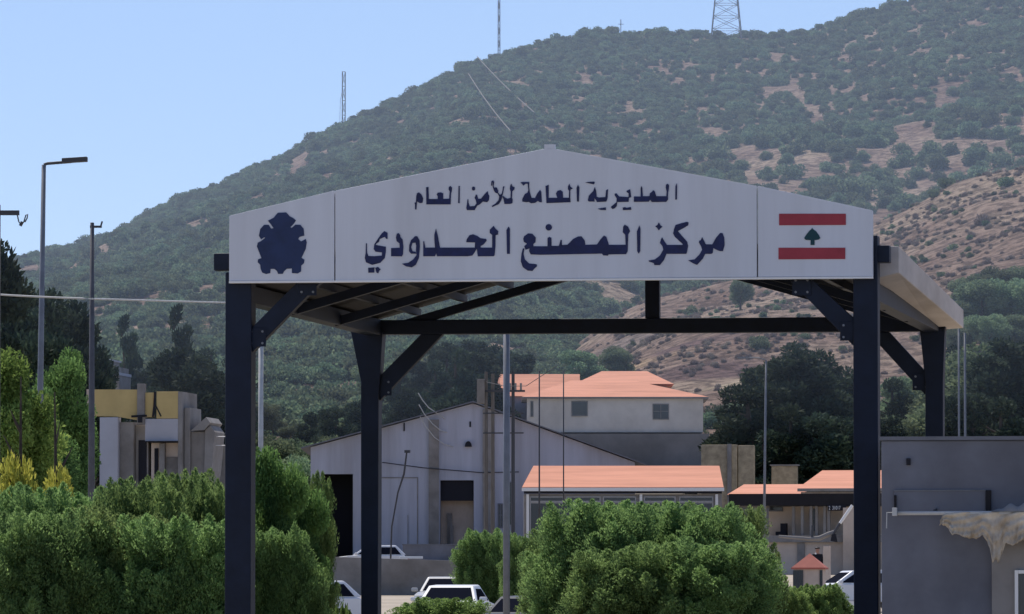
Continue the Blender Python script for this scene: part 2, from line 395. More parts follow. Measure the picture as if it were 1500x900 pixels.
ng.interface.new_socket('Geometry', in_out='OUTPUT', socket_type='NodeSocketGeometry')
gi = ng.nodes.new('NodeGroupInput'); go = ng.nodes.new('NodeGroupOutput')
iop = ng.nodes.new('GeometryNodeInstanceOnPoints'); jn = ng.nodes.new('GeometryNodeJoinGeometry')
for v in range(5):
    src = next(o for o in NEARSH if o.data == SHR[v])
    oi = ng.nodes.new('GeometryNodeObjectInfo'); oi.inputs['Object'].default_value = src; oi.inputs['As Instance'].default_value = True
    oi.transform_space = 'ORIGINAL'; ng.links.new(oi.outputs['Geometry'], jn.inputs[0])
def named(nm, ty):
    a = ng.nodes.new('GeometryNodeInputNamedAttribute'); a.data_type = ty; a.inputs['Name'].default_value = nm; return a.outputs['Attribute']
ng.links.new(gi.outputs[0], iop.inputs['Points']); ng.links.new(jn.outputs[0], iop.inputs['Instance'])
iop.inputs['Pick Instance'].default_value = True; ng.links.new(named('shrub_pick', 'INT'), iop.inputs['Instance Index'])
cx = ng.nodes.new('ShaderNodeCombineXYZ'); ng.links.new(named('shrub_turn', 'FLOAT'), cx.inputs[2]); ng.links.new(cx.outputs[0], iop.inputs['Rotation'])
ng.links.new(named('shrub_size', 'FLOAT'), iop.inputs['Scale']); ng.links.new(iop.outputs[0], go.inputs[0])
md = cover.modifiers.new('scatter', 'NODES'); md.node_group = ng

def scatter(name, me_src, src_objs, label, cat, pts, sz, tn):
    me = bpy.data.meshes.new(name); me.vertices.add(len(pts)); me.vertices.foreach_set('co', pts.ravel())
    for nm, arr in (('shrub_size', sz), ('shrub_turn', tn)):
        a = me.attributes.new(nm, 'FLOAT', 'POINT'); a.data.foreach_set('value', arr.astype(np.float32))
    o = link(name, me); tag(o, label, cat, kind='stuff')
    g = bpy.data.node_groups.new(name, 'GeometryNodeTree')
    g.interface.new_socket('Geometry', in_out='INPUT', socket_type='NodeSocketGeometry'); g.interface.new_socket('Geometry', in_out='OUTPUT', socket_type='NodeSocketGeometry')
    i_ = g.nodes.new('NodeGroupInput'); o_ = g.nodes.new('NodeGroupOutput'); p_ = g.nodes.new('GeometryNodeInstanceOnPoints')
    q_ = g.nodes.new('GeometryNodeObjectInfo'); q_.inputs['Object'].default_value = src_objs; q_.inputs['As Instance'].default_value = True
    def nat(nm): x = g.nodes.new('GeometryNodeInputNamedAttribute'); x.data_type = 'FLOAT'; x.inputs['Name'].default_value = nm; return x.outputs['Attribute']
    c_ = g.nodes.new('ShaderNodeCombineXYZ'); g.links.new(nat('shrub_turn'), c_.inputs[2]); g.links.new(c_.outputs[0], p_.inputs['Rotation'])
    g.links.new(nat('shrub_size'), p_.inputs['Scale']); g.links.new(i_.outputs[0], p_.inputs['Points']); g.links.new(q_.outputs['Geometry'], p_.inputs['Instance']); g.links.new(p_.outputs[0], o_.inputs[0])
    o.modifiers.new('scatter', 'NODES').node_group = g
TUFT = clump_crown('dry_bush', rg, [(0, 0, .4, .5), (.4, .1, .35, .35), (-.3, .3, .3, .35), (0, -.4, .35, .35)], 260, .5, .09, LM_dry, up=.8, shell=.4)
tx, ty = hit(1440, 330); tb_ = link('dry_bush', TUFT); tb_.location = (tx, ty, gz(tx, ty) - .1); tb_.scale = (1.6,) * 3
tag(tb_, 'pale dry bush on the bare slope below its single dark tree', 'bush')
n_ = 9000; Yt = rs.uniform(630, 905, n_); Xt = rs.uniform(0, .088, n_) * Yt; k_ = is_spur(Xt, Yt) & (vnoise(Xt, Yt, 10, 40) * .6 + rs.random(n_) * .5 > .64); Xt, Yt = Xt[k_], Yt[k_]
scatter('dry_scrub', TUFT, tb_, 'low dry brown tufts over the bare pinkish slope', 'dry grass', np.stack([Xt, Yt, ground(Xt, Yt) - .1], 1), rs.uniform(.25, .7, len(Xt)), rs.uniform(0, 6.28, len(Xt)))

# pale pipes on low trestles, climbing straight up the hill
M_pipe = mat('pale_pipe', (.19, .17, .14), .9, noise=.2, nscale=.3)
for (a, b, lab) in (((686, 132), (748, 222), 'pale straight pipeline climbing the hill, the lower left one of the two'), ((699, 106), (783, 192), 'pale straight pipeline climbing the hill, the upper right one of the two')):
    p, q = hit(*a), hit(*b); pts = []; rt_ = empty('pipeline', (q[0], q[1], gz(*q))); tag(rt_, lab, 'pipeline')
    for t in np.linspace(0, 1, 30):
        x, y = q[0] + (p[0] - q[0]) * t, q[1] + (p[1] - q[1]) * t; z = gz(x, y)
        pts.append((x - q[0], y - q[1], wz(b[1] + (a[1] - b[1]) * t, y) + 4.2 - gz(*q)))
        if len(pts) % 3 == 1: MB().tube([(x - q[0], y - q[1], z - gz(*q) - .2), pts[-1]], .07, 5).build('trestle', M_pipe, rt_)
    MB().tube(pts, .13, 6).build('pipe', M_pipe, rt_)

# ------------------------------------------------------------------ masts on the ridge
M_mast = mat('mast_steel', (.16, .17, .2), .6)
def lattice(px, py0, py1, wd, label, cat, name, legs4=False, top_w=None):
    Yb = 1690.; x = wx(px, Yb); z0 = gz(x, Yb) - .5; h = wz(py0, Yb) - z0; tw = wd if top_w is None else top_w
    root = empty(name, (x, Yb, z0)); n = max(4, int(h / 3)); mb = MB(); br = MB()
    cs = [(-1, -1), (1, -1), (1, 1), (-1, 1)]
    def at(c, t): k = (wd + (tw - wd) * t) / 2; return (c[0] * k, c[1] * k, t * h)
    for c in cs: mb.tube([at(c, 0), at(c, 1)], .13, 5)
    for i in range(n):
        for a, b in zip(cs, cs[1:] + cs[:1]):
            br.tube([at(a, i / n), at(b, (i + 1) / n)], .06, 4)
            if legs4: br.tube([at(b, i / n), at(a, (i + 1) / n)], .06, 4)
            br.tube([at(a, (i + 1) / n), at(b, (i + 1) / n)], .06, 4)
    mb.build('leg_frame', M_mast, root); br.build('bracing', M_mast, root)
    return tag(root, label, cat)
r = lattice(503, 104, 170, .75, 'slim guyed lattice mast on the left part of the ridge', 'mast', 'radio_mast')
mb = MB(); mb.tube([(-.3, 0, 10.5), (-.9, 0, 7.5), (-1.1, 0, 0)], .05, 4); mb.build('guy_wire', M_mast, r)
lattice(731, -40, 68, .5, 'tall thin mast on the ridge left of the gate apex', 'mast', 'radio_mast', top_w=.4)
lattice(1065, -70, 36, 8.0, 'wide four-legged lattice pylon on the summit ridge', 'pylon', 'power_pylon', True, 3.5)
x = wx(910, 1690); mb = MB(); mb.tube([(0, 0, 0), (0, 0, 4.5)], .12, 5); mb.box(-.7, .7, -.05, .05, 3.2, 3.35)
o = mb.build('ridge_post', M_mast); o.location = (x, 1690, gz(x, 1690) - .3 + .9); tag(o, 'short post with crossbar on the ridge right of the mast', 'post')

# ------------------------------------------------------------------ trees of the lower slope and behind the buildings
rt = np.random.default_rng(21)
def tree(kind, px, Yd, ytop, label, group=None, wide=1., zbase=None):
    x = wx(px, Yd); z0 = gz(x, Yd) - .1 if zbase is None else zbase
    h = wz(ytop, Yd) - z0; i = int(rt.integers(0, 9))
    cr, tr, nat, nm, cat = {'pine': (PINE, PTR, 8.2, 'pine_tree', 'pine tree'), 'broad': (BROAD, BTR, 7.3, 'broadleaf_tree', 'tree'), 'cyp': (CYP, CTR, 9.4, 'cypress_tree', 'cypress')}[kind]
    s = h / nat; j = i % len(cr)
    return plant(nm, cr[j], tr[j], (x, Yd, z0), (s * wide, s * wide, s), rt.uniform(0, 6.28), label, cat, group)
G1 = 'dark pines behind the left buildings'; L1 = 'dark pine in the shaded stand behind the yellow-topped building'
for px, Yd, yt in [(262, 520, 560), (290, 470, 520), (318, 500, 535), (235, 540, 540), (340, 540, 510), (205, 560, 530), (160, 560, 540), (305, 560, 500), (245, 500, 520), (275, 480, 500), (215, 500, 560), (328, 520, 560), (180, 540, 560)]:
    tree('pine', px, Yd, yt, L1, G1, 1.25)
tree('cyp', 188, 540, 462, 'slim cypress left of the pair behind the yellow-topped building', None, .9)
tree('cyp', 266, 520, 447, 'slim cypress right of the pair behind the yellow-topped building', None, .9)
G2 = 'tall dark conifers at the far left'; L2 = 'tall dark conifer in the stand behind the street lamp'
for px, Yd, yt in [(28, 330, 430), (46, 350, 388), (70, 360, 418), (95, 380, 425), (118, 400, 455), (15, 340, 470), (62, 320, 460), (88, 330, 500), (130, 420, 500)]:
    tree('pine', px, Yd, yt, L2, G2, .8)
tree('pine', -18, 300, 335, 'reddish-brown topped conifer at the left picture edge', None, .75)
G3 = 'trees behind the hangar'; L3 = 'dark tree in the stand rising behind the grey hangar'
for px, Yd, yt in [(600, 560, 560), (640, 560, 520), (670, 540, 500), (700, 560, 505), (655, 590, 495), (735, 600, 500), (585, 600, 540), (625, 600, 520), (760, 610, 510), (690, 600, 490), (455, 540, 600), (490, 530, 588), (525, 540, 580)]:
    tree('pine', px, Yd, yt, L3, G3, 1.2)
G4 = 'broadleaf trees on the lower slope'; L4 = 'grey-green broadleaf tree on the slope seen through the gate'
for px, Yd, yt in [(400, 600, 600), (380, 590, 580), (430, 570, 620), (490, 540, 610), (520, 560, 600), (440, 470, 640), (468, 480, 632), (418, 460, 650), (455, 455, 655), (395, 470, 630), (500, 500, 625),
                   (560, 640, 520), (850, 690, 500), (905, 700, 505)]:
    tree('broad', px, Yd, yt, L4, G4, 1.25)
G5 = 'pines below the bare slope'; L5 = 'dark pine in the dense stand right of the tiled house'
for px, Yd, yt in [(1105, 470, 545), (1130, 500, 520), (1150, 480, 505), (1172, 520, 490), (1205, 500, 500), (1085, 500, 585), (1190, 480, 530), (1215, 500, 520), (1095, 520, 590), (1235, 520, 545), (1160, 450, 580), (1200, 450, 590), (1240, 470, 600), (1120, 450, 620)]:
    tree('pine', px, Yd, yt, L5, G5, 1.4)
G6 = 'trees behind the right side of the gate'; L6 = 'green tree in the stand behind the grey block building'
for px, Yd, yt in [(1310, 520, 545), (1335, 560, 530), (1300, 480, 600), (1345, 500, 590), (1400, 560, 500), (1430, 520, 490), (1455, 500, 500), (1480, 480, 480), (1510, 500, 500), (1420, 470, 560), (1470, 450, 570), (1385, 540, 560)]:
    tree('broad' if int(px) % 10 == 5 or px == 1430 else 'pine', px, Yd, yt, L6, G6, 1.3)
for px, Yd, yt in [(1395, 700, 430), (1420, 720, 400), (1440, 700, 395), (1462, 720, 388), (1485, 700, 395), (1505, 720, 380), (1410, 690, 470), (1450, 680, 450), (1490, 680, 450)]:
    tree('broad', px, Yd, yt, 'dark leafy tree at the foot of the bare slope above the grey block building', 'trees at the foot of the bare slope', 1.25)
tree('pine', 1408, 860, 312, 'single dark tree standing high on the bare pinkish slope', None, .95)
tree('broad', 1085, 800, 400, 'single bush-like tree on the dry slope under the sign', None, .9)

# ------------------------------------------------------------------ materials for built things
M_steel = mat('navy_steel', (.010, .016, .034), .55, noise=.35, nscale=2.5, spec=.22, grime=.25)
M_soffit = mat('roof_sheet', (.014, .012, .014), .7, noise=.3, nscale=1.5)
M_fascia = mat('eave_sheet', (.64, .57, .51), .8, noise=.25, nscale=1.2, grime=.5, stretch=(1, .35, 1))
M_panel = mat('sign_white', (.66, .67, .70), .55, noise=.07, nscale=.9, grime=.16, stretch=(3.5, 1, .3))
M_trim = mat('trim_white', (.8, .78, .74), .5)
M_ink = mat('navy_ink', (.012, .018, .085), .45, noise=.45, nscale=6)
M_ink2 = mat('crest_ink', (.02, .035, .10), .5, noise=.3, nscale=4)
M_red = mat('flag_red', (.36, .045, .06), .6, noise=.15, nscale=4)
M_cedar = mat('flag_green', (.01, .05, .06), .6)
M_galv = mat('grey_pole', (.20, .21, .23), .5, noise=.25, nscale=3)
M_midpole = mat('weathered_pole', (.11, .11, .12), .7, noise=.3, nscale=3)
M_palepole = mat('pale_pole', (.5, .5, .48), .6, noise=.2, nscale=3)
M_dkpole = mat('dark_pole', (.06, .06, .065), .6)
M_wood = mat('pole_wood', (.17, .15, .13), .9, noise=.35, nscale=4, stretch=(4, 4, .4))
M_grey = mat('grey_render', (.19, .20, .235), .9, noise=.28, nscale=.8, grime=.6, bump=.05)
M_greyl = mat('grey_trim', (.16, .165, .185), .85, noise=.2, nscale=2)
M_greyt = mat('window_trim', (.42, .41, .40), .7, noise=.15, nscale=2)
M_lplaster = mat('pale_plaster', (.30, .28, .26), .9, noise=.2, nscale=1.5, grime=.4)
M_white = mat('white_wall', (.50, .50, .54), .85, noise=.14, nscale=.5, grime=.35)
M_metalwall = mat('hangar_sheet', (.47, .475, .53), .75, noise=.16, nscale=.6, grime=.4, stretch=(3, 3, .25))
M_concrete = mat('raw_concrete', (.30, .28, .26), .95, noise=.3, nscale=1.2, grime=.5, bump=.2)
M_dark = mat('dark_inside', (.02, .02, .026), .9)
M_glass = mat('window_glass', (.02, .025, .035), .15, spec=.5)
M_roof = mat('tile_roof', (.70, .31, .195), .85, noise=.16, nscale=1.0, grime=.3, bump=.08, stretch=(.35, 3, 3))
M_kroof = mat('kiosk_roof', (.45, .14, .10), .8, noise=.15, nscale=3)
M_yellow = mat('yellow_sheet', (.60, .45, .19), .7, noise=.15, nscale=1.0, grime=.25)
M_housewall = mat('house_wall', (.74, .67, .58), .9, noise=.15, nscale=.7, grime=.35)
M_base = mat('basement_render', (.27, .25, .235), .95, noise=.25, nscale=.5, grime=.4)
M_beige = mat('beige_wall', (.66, .54, .44), .9, noise=.2, nscale=.8, grime=.4)
M_tan = mat('tan_stone', (.46, .37, .24), .95, noise=.45, nscale=2.0, bump=.4)
M_carwhite = mat('car_white', (.74, .74, .74), .35, spec=.4, noise=.08, nscale=2)
M_cardark = mat('car_dark', (.05, .06, .085), .6, spec=.12)
M_carsilver = mat('car_silver', (.42, .42, .41), .3, spec=.6)
M_carglass = mat('car_glass', (.012, .014, .022), .6, spec=0.)
M_tyre = mat('tyre', (.015, .015, .015), .9)
M_lamp = mat('lamp_lens', (.7, .7, .68), .2, spec=.6)
M_tail = mat('tail_lens', (.35, .01, .01), .2, spec=.6)
M_canvas = mat('worn_canvas', (.66, .58, .46), .95, noise=.45, nscale=2.2, col2=(.36, .28, .19), bump=.6)
M_skin = mat('skin', (.35, .2, .14), .6)
M_hair = mat('hair', (.012, .01, .01), .6)
M_cloth = mat('dark_cloth', (.012, .012, .016), .9)
M_shirt = mat('white_shirt', (.75, .75, .75), .9)

# ------------------------------------------------------------------ the gate
YAW = math.atan2(1450, F); RZ = -YAW
GX, GY = .674, 111.6
dv = Vector((math.sin(YAW), math.cos(YAW))); ev = Vector((math.cos(YAW), -math.sin(YAW)))
gate = empty('border_gate', (GX, GY, 0), RZ)
tag(gate, 'wide navy steel border gate canopy with pitched white sign across its front', 'gate')
def tr(px, py, yl=0.):
    """point of the gate's own plane at depth yl that lies on this sight line -> (x, z) in the gate's frame"""
    dx, dz = (px - 750) / F, (HZ - py) / F
    o = Vector((GX, GY)) + dv * yl
    t = o.dot(dv) / (dx * dv.x + dv.y)
    p = Vector((dx * t, t)) - o
    return (p.dot(ev), EYE + dz * t)
YP = -.42                                     # face of the sign
top = [(335, 316), (490, 279), (805, 216), (1110, 272), (1279, 308)]
bot = [(335, 412), (490, 411), (1110, 406), (1279, 405)]
panels = [[top[0], top[1], bot[1], bot[0]], [top[1], top[2], top[3], bot[2], bot[1]], [top[3], top[4], bot[3], bot[2]]]
PO = []
for k, p in enumerate(panels):
    q = [tr(a, b, YP) for a, b in p]
    x0 = min(a for a, b in q); x1 = max(a for a, b in q)
    q = [(a + (.011 if abs(a - x0) < 1e-3 and k > 0 else 0) - (.011 if abs(a - x1) < 1e-3 and k < 2 else 0), b) for a, b in q]
    PO.append(MB().prism(q, YP, YP + .14).build('sign_panel', M_panel, gate, bevel=.008))
l0, l1 = tr(335, 412, YP), tr(1279, 405, YP)
mb = MB(); mb.prism([(l0[0], l0[1] - .035), (l1[0], l1[1] - .035), (l1[0], l1[1] - .003), (l0[0], l0[1] - .003)], YP - .02, YP + .13); mb.build('sign_trim', M_trim, gate)
a = tr(805, 216, YP); mb = MB(); mb.box(a[0] - .09, a[0] + .09, YP, YP + .12, a[1] - .02, a[1] + .06); mb.build('finial', M_panel, gate)

WORDS = []   # (panel, origin x, origin y, zoom, polygons) traced letter by letter
def disc(cx, cy, rx, ry=None, n=12): ry = ry or rx; return [(cx + rx * math.cos(6.2832 * i / n), cy + ry * math.sin(6.2832 * i / n)) for i in range(n)]
Z1 = (600, 255, 10.714); Z2 = (740, 255, 10.714); Z3 = (860, 255, 10.714)
WORDS.append(('al-am', Z1, [
 [(75,450),(98,438),(103,340),(115,300),(145,285),(185,320),(212,380),(200,450),(160,455),(115,430),(110,480),(105,555),(85,555),(82,470)],
 [(258,205),(295,200),(300,390),(440,390),(440,345),(425,320),(440,290),(490,285),(525,300),(527,388),(620,385),(628,270),(610,235),(615,200),(640,185),(665,210),(662,260),(650,300),(643,475),(262,475)],
 [(768,185),(787,185),(785,455),(762,455)]]))
WORDS.append(('lil-amn', Z1, [
 disc(1003, 225, 26, 32),
 [(908,395),(922,395),(925,450),(945,505),(1020,500),(1050,460),(1040,410),(1020,370),(1040,320),(1060,325),(1075,385),(1120,385),(1180,310),(1225,265),(1235,310),(1252,340),(1245,410),(1215,440),(1150,430),(1100,475),(1060,495),(1020,565),(900,565),(890,530),(902,450)],
 [(1278,180),(1285,110),(1310,96),(1328,120),(1318,180),(1325,208),(1370,208),(1392,260),(1385,305),(1345,290),(1325,260),(1304,190),(1304,130),(1296,130),(1294,180)],
 [(1384,300),(1395,290),(1418,328),(1450,300),(1470,190),(1487,190),(1467,300),(1440,410),(1400,470),(1300,515),(1290,500),(1350,460),(1395,410),(1408,352)],
 [(1455,350),(1475,345),(1498,365),(1540,385),(1585,370),(1588,270),(1575,230),(1580,180),(1597,150),(1615,190),(1650,205),(1645,240),(1612,270),(1607,370),(1618,400),(1615,455),(1580,468),(1490,468),(1478,400)]]))
WORDS.append(('al-amma', Z2, [
 [(240,130),(280,120),(380,120),(378,200),(388,280),(415,370),(470,375),(500,310),(550,245),(570,280),(578,440),(545,440),(515,420),(470,450),(410,458),(370,435),(330,440),(270,430),(270,390),(310,310),(350,290),(365,250),(355,150),(320,150),(285,180),(265,150)],
 [(635,185),(685,165),(685,370),(820,370),(810,340),(800,300),(825,260),(870,248),(905,275),(912,368),(1003,370),(1006,260),(988,235),(990,190),(1010,150),(1025,190),(1065,225),(1030,240),(1024,270),(1024,370),(1028,440),(650,455)],
 [(1145,165),(1168,205),(1160,430),(1130,430),(1122,215)]]))
WORDS.append(('al-mudiriya', Z3, [
 [(-25,130),(45,118),(115,115),(125,135),(110,158),(55,148)],
 [(15,410),(30,340),(60,305),(100,265),(125,200),(145,260),(155,355),(190,365),(290,360),(303,250),(332,235),(325,380),(305,430),(160,438),(140,400),(118,380),(120,430),(30,430)],
 [(170,545),(230,530),(300,522),(300,565),(215,562)],
 [(435,310),(460,298),(510,350),(655,358),(655,300),(625,280),(625,260),(680,235),(690,300),(695,360),(662,372),(655,435),(475,437),(470,500),(440,535),(400,548),(375,515),(430,470),(466,440),(468,380),(440,335)],
 [(565,525),(600,518),(630,528),(690,515),(698,560),(565,565)],
 [(740,350),(845,350),(846,220),(858,185),(872,220),(880,345),(985,345),(990,300),(1020,280),(1045,250),(1070,275),(1090,345),(1250,345),(1254,270),(1240,210),(1245,165),(1268,148),(1292,170),(1288,240),(1277,290),(1275,400),(1245,435),(1085,437),(1020,437),(995,400),(970,432),(740,435)],
 [(1392,190),(1410,145),(1418,180),(1415,395),(1390,400)]]))
Z4 = (525, 320, 10.); Z5 = (660, 320, 10.); Z6 = (780, 320, 8.333); Z7 = (930, 315, 10.)
WORDS.append(('al-hududi', Z4, [
 [(108,365),(122,365),(124,500),(145,550),(230,555),(340,545),(345,500),(250,488),(222,450),(232,380),(290,290),(340,220),(378,185),(425,210),(425,300),(405,300),(385,270),(310,302),(298,345),(262,368),(250,388),(400,415),(400,490),(385,580),(320,650),(200,682),(110,645),(92,580),(104,510)],
 [(140,725),(235,718),(230,795),(145,797)], [(245,725),(285,712),(325,745),(300,775),(290,805),(262,795)],
 [(478,435),(605,430),(600,365),(560,335),(550,280),(560,225),(585,215),(610,240),(612,270),(645,310),(658,420),(650,530),(635,557),(478,555)],
 [(635,665),(730,650),(800,605),(850,540),(850,515),(842,470),(846,400),(835,355),(790,360),(772,420),(790,480),(838,490),(848,516),(770,518),(740,480),(745,390),(770,320),(830,260),(860,260),(895,320),(900,420),(885,580),(840,680),(780,718),(700,705)],
 [(950,335),(962,335),(980,428),(1122,428),(1112,300),(1112,240),(1135,150),(1160,240),(1195,428),(1705,428),(1710,352),(1582,350),(1580,335),(1590,300),(1630,245),(1680,232),(1740,255),(1790,290),(1870,300),(1880,325),(1830,385),(1790,405),(1790,428),(1960,428),(1960,240),(1925,215),(1925,165),(1980,108),(2010,150),(2050,185),(2045,235),(2010,245),(2008,400),(1995,540),(1980,555),(1750,557),(1735,440),(1700,500),(1670,545),(1600,555),(1150,555),(1140,510),(1120,555),(950,555)],
 [(2200,120),(2220,150),(2220,520),(2178,520),(2170,170)]]))
WORDS.append(('al-masna', Z5, [
 [(1065,300),(1080,260),(1140,218),(1200,225),(1250,280),(1245,350),(1215,375),(1215,470),(1160,480),(1155,440),(1100,460),(1080,410),(1120,370),(1075,345)],
 [(1060,440),(1082,440),(1070,520),(1090,600),(1150,660),(1260,672),(1270,700),(1225,740),(1200,772),(1130,765),(1060,715),(1030,630),(1040,520)],
 [(1200 + (u + 0) * 1.2, v * 1.2) for u, v in [(-33,340),(185,340),(185,240),(205,225),(232,235),(235,335),(325,335),(345,262),(358,262),(362,325),(430,320),(500,250),(560,220),(600,218),(640,270),(648,322),(790,318),(830,260),(875,208),(905,225),(935,322),(1140,322),(1135,200),(1105,170),(1110,100),(1130,75),(1170,100),(1195,155),(1172,195),(1165,400),(1145,437),(930,440),(925,455),(865,452),(850,430),(780,432),(100,445),(-20,440),(-40,400)]],
 [(1200 + a * 1.2, b * 1.2) for a, b in disc(200, 108, 40)],
 [(1200 + u * 1.2, v * 1.2) for u, v in [(1308,85),(1322,130),(1318,400),(1300,430),(1282,400),(1278,160)]]]))
WORDS.append(('markaz', Z7, [
 [(355,108),(380,150),(410,170),(375,200),(355,225),(335,195),(303,165),(335,145)],
 [(205,668),(300,650),(370,595),(420,510),(410,460),(372,410),(385,360),(403,328),(435,380),(475,438),(705,438),(700,420),(590,320),(565,270),(580,200),(600,145),(680,120),(770,98),(793,110),(785,150),(720,190),(635,235),(690,300),(770,390),(785,450),(765,560),(750,570),(465,570),(430,660),(370,735),(290,735),(280,705),(215,685)],
 [(785,665),(880,650),(950,580),(990,510),(975,460),(942,400),(950,375),(970,370),(990,325),(1020,380),(1045,430),(1140,430),(1190,340),(1255,262),(1290,265),(1315,330),(1320,440),(1295,530),(1250,530),(1190,505),(1155,485),(1145,560),(1120,570),(1035,570),(1000,640),(915,732),(860,710)]]))
def inlay(polys, z, name, m, parent, thick=.012):
    mb = MB()
    for k, p in enumerate(polys):
        q = [tr(z[0] + a / z[2], z[1] + b / z[2], YP) for a, b in p]
        mb.prism(q, YP - thick - .0006 * k, YP + .004 + .0003 * k)
    return mb.build(name, m, parent)
for nm, z, polys in WORDS: inlay(polys, z, 'lettering', M_ink, PO[1])
inlay([[(380,95),(480,90),(520,135),(560,155),(597,185),(580,215),(560,240),(530,268),(548,276),(592,238),(650,240),(690,285),(698,370),(640,385),(625,410),(660,440),(715,410),(728,450),(715,530),(665,635),(700,660),(695,700),(662,730),(660,800),(620,825),(550,820),(550,765),(490,768),(455,800),(440,830),(385,830),(370,795),(340,770),(295,770),(290,820),(240,832),(195,815),(175,770),(170,720),(140,690),(145,655),(185,640),(150,550),(130,500),(140,455),(180,435),(230,395),(215,390),(180,415),(155,370),(170,290),(215,240),(270,240),(300,285),(330,280),(290,225),(262,190),(330,155)]],
      (360, 300, 8.1818), 'crest', M_ink2, PO[0])
inlay([[(1142,313),(1240,313),(1240,329.5),(1142,330)], [(1141,363),(1239,363),(1239,379.5),(1141,380)]], (0, 0, 1.), 'flag_stripe', M_red, PO[2])
inlay([[(605,335),(615,355),(660,385),(705,445),(725,490),(700,510),(640,518),(640,590),(580,590),(582,518),(510,515),(487,490),(510,450),(560,385),(595,355)]], (1130, 300, 10.), 'flag_cedar', M_cedar, PO[2])

DEP = 13.3
def frame_poly(pts, yl, y0, y1, name, m=M_steel, bev=.015):
    return MB().prism([tr(a, b, yl) for a, b in pts], y0, y1).build(name, m, gate, bevel=bev)
def foot(px, yl): x, _ = tr(px, 900, yl); return x
# front posts, braces and head beam
for a, b, yt in ((333, 371, 400), (1252, 1288, 346)):
    x0, x1 = foot(a, 0), foot(b, 0); zt = tr(a, yt, 0)[1]
    p = MB().box(x0, x1, -.22, .22, -.1, zt).build('post', M_steel, gate, bevel=.02)
    MB().box(x0 - .12, x1 + .12, -.34, .34, -.05, .03).build('base_plate', M_steel, p)
frame_poly([(315, 372), (1305, 360), (1305, 385), (315, 397)], 0, -.16, .16, 'head_beam')
frame_poly([(371, 480), (440, 411), (474, 411), (371, 517)], 0, -.12, .12, 'brace')
frame_poly([(1252, 467), (1192, 411), (1158, 411), (1252, 508)], 0, -.12, .12, 'brace')
# rear posts, beam, braces, king post
for pts in ([(532, 1100), (556, 1100), (557, 580), (563, 486), (516, 486), (531, 560)], [(1357, 1100), (1382, 1100), (1383, 560), (1386, 482), (1349, 482), (1357, 560)]):
    p = frame_poly(pts, DEP, DEP - .2, DEP + .2, 'post')
frame_poly([(516, 470), (1386, 464), (1386, 486), (516, 491)], DEP, DEP - .15, DEP + .15, 'tie_beam')
frame_poly([(557, 552), (618, 490), (650, 490), (557, 588)], DEP, DEP - .1, DEP + .1, 'brace')
frame_poly([(1357, 545), (1304, 487), (1272, 487), (1357, 580)], DEP, DEP - .1, DEP + .1, 'brace')
frame_poly([(946, 469), (967, 469), (967, 372), (946, 372)], DEP, DEP - .1, DEP + .1, 'king_post')
# gusset plates where the braces meet the posts, each with its bolt heads
for px, py, yl, dy in ((378, 495, 0, .125), (1246, 486, 0, .125), (452, 420, 0, .125), (1176, 420, 0, .125), (563, 568, DEP, .105), (1350, 560, DEP, .105)):
    x, z = tr(px, py, yl); g_ = MB().box(x - .16, x + .16, yl - dy - .012, yl - dy - .002, z - .16, z + .16).build('gusset_plate', M_steel, gate, bevel=.004)
    for bx_, bz_ in ((-.1, -.1), (.1, -.1), (-.1, .1), (.1, .1)): MB().tube([(x + bx_, yl - dy - .03, z + bz_), (x + bx_, yl - dy - .0125, z + bz_)], .022, 6).build('bolt', M_galv, g_)
# roof: two pitched sheets, eave beams, purlins, light eave boxes
ZE, ZR = 7.42, 8.92
for sgn in (-1, 1):
    def P(x, y, z): return (sgn * x, y, z)
    e, z = 5.95, ZE - .55 * (ZR - ZE) / 5.4
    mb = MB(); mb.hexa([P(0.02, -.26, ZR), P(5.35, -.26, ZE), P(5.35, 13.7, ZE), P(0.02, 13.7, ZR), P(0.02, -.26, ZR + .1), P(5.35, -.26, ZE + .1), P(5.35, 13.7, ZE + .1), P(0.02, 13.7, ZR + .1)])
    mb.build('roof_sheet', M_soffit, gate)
    mb = MB(); mb.box(min(sgn * 5.2, sgn * 5.5), max(sgn * 5.2, sgn * 5.5), .22, DEP - .2, ZE - .32, ZE - .02); mb.build('eave_beam', M_steel, gate, bevel=.01)
    pm = MB()
    for k in range(1, 6):
        x = 5.4 * k / 6.; zz = ZE + (ZR - ZE) * (1 - x / 5.35)
        pm.box(min(sgn * x, sgn * (x + .1)), max(sgn * x, sgn * (x + .1)), -.2, 13.6, zz - .17, zz - .035)
    pm.build('purlin', M_steel, gate)
    for yy in (.1, 4.4, 8.8, 13.3):
        mb = MB(); mb.hexa([P(0, yy - .09, ZR - .34), P(5.3, yy - .09, ZE - .34), P(5.3, yy + .09, ZE - .34), P(0, yy + .09, ZR - .34), P(0, yy - .09, ZR - .175), P(5.3, yy - .09, ZE - .175), P(5.3, yy + .09, ZE - .175), P(0, yy + .09, ZR - .175)])
        if yy > 1: mb.build('rafter', M_steel, gate)
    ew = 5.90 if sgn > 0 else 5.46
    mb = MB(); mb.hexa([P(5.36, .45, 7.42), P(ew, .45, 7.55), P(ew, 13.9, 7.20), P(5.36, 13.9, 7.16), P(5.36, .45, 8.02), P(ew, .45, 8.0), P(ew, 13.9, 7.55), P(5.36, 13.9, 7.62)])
    mb.build('eave_box', M_fascia if sgn > 0 else M_soffit, gate, bevel=.015)

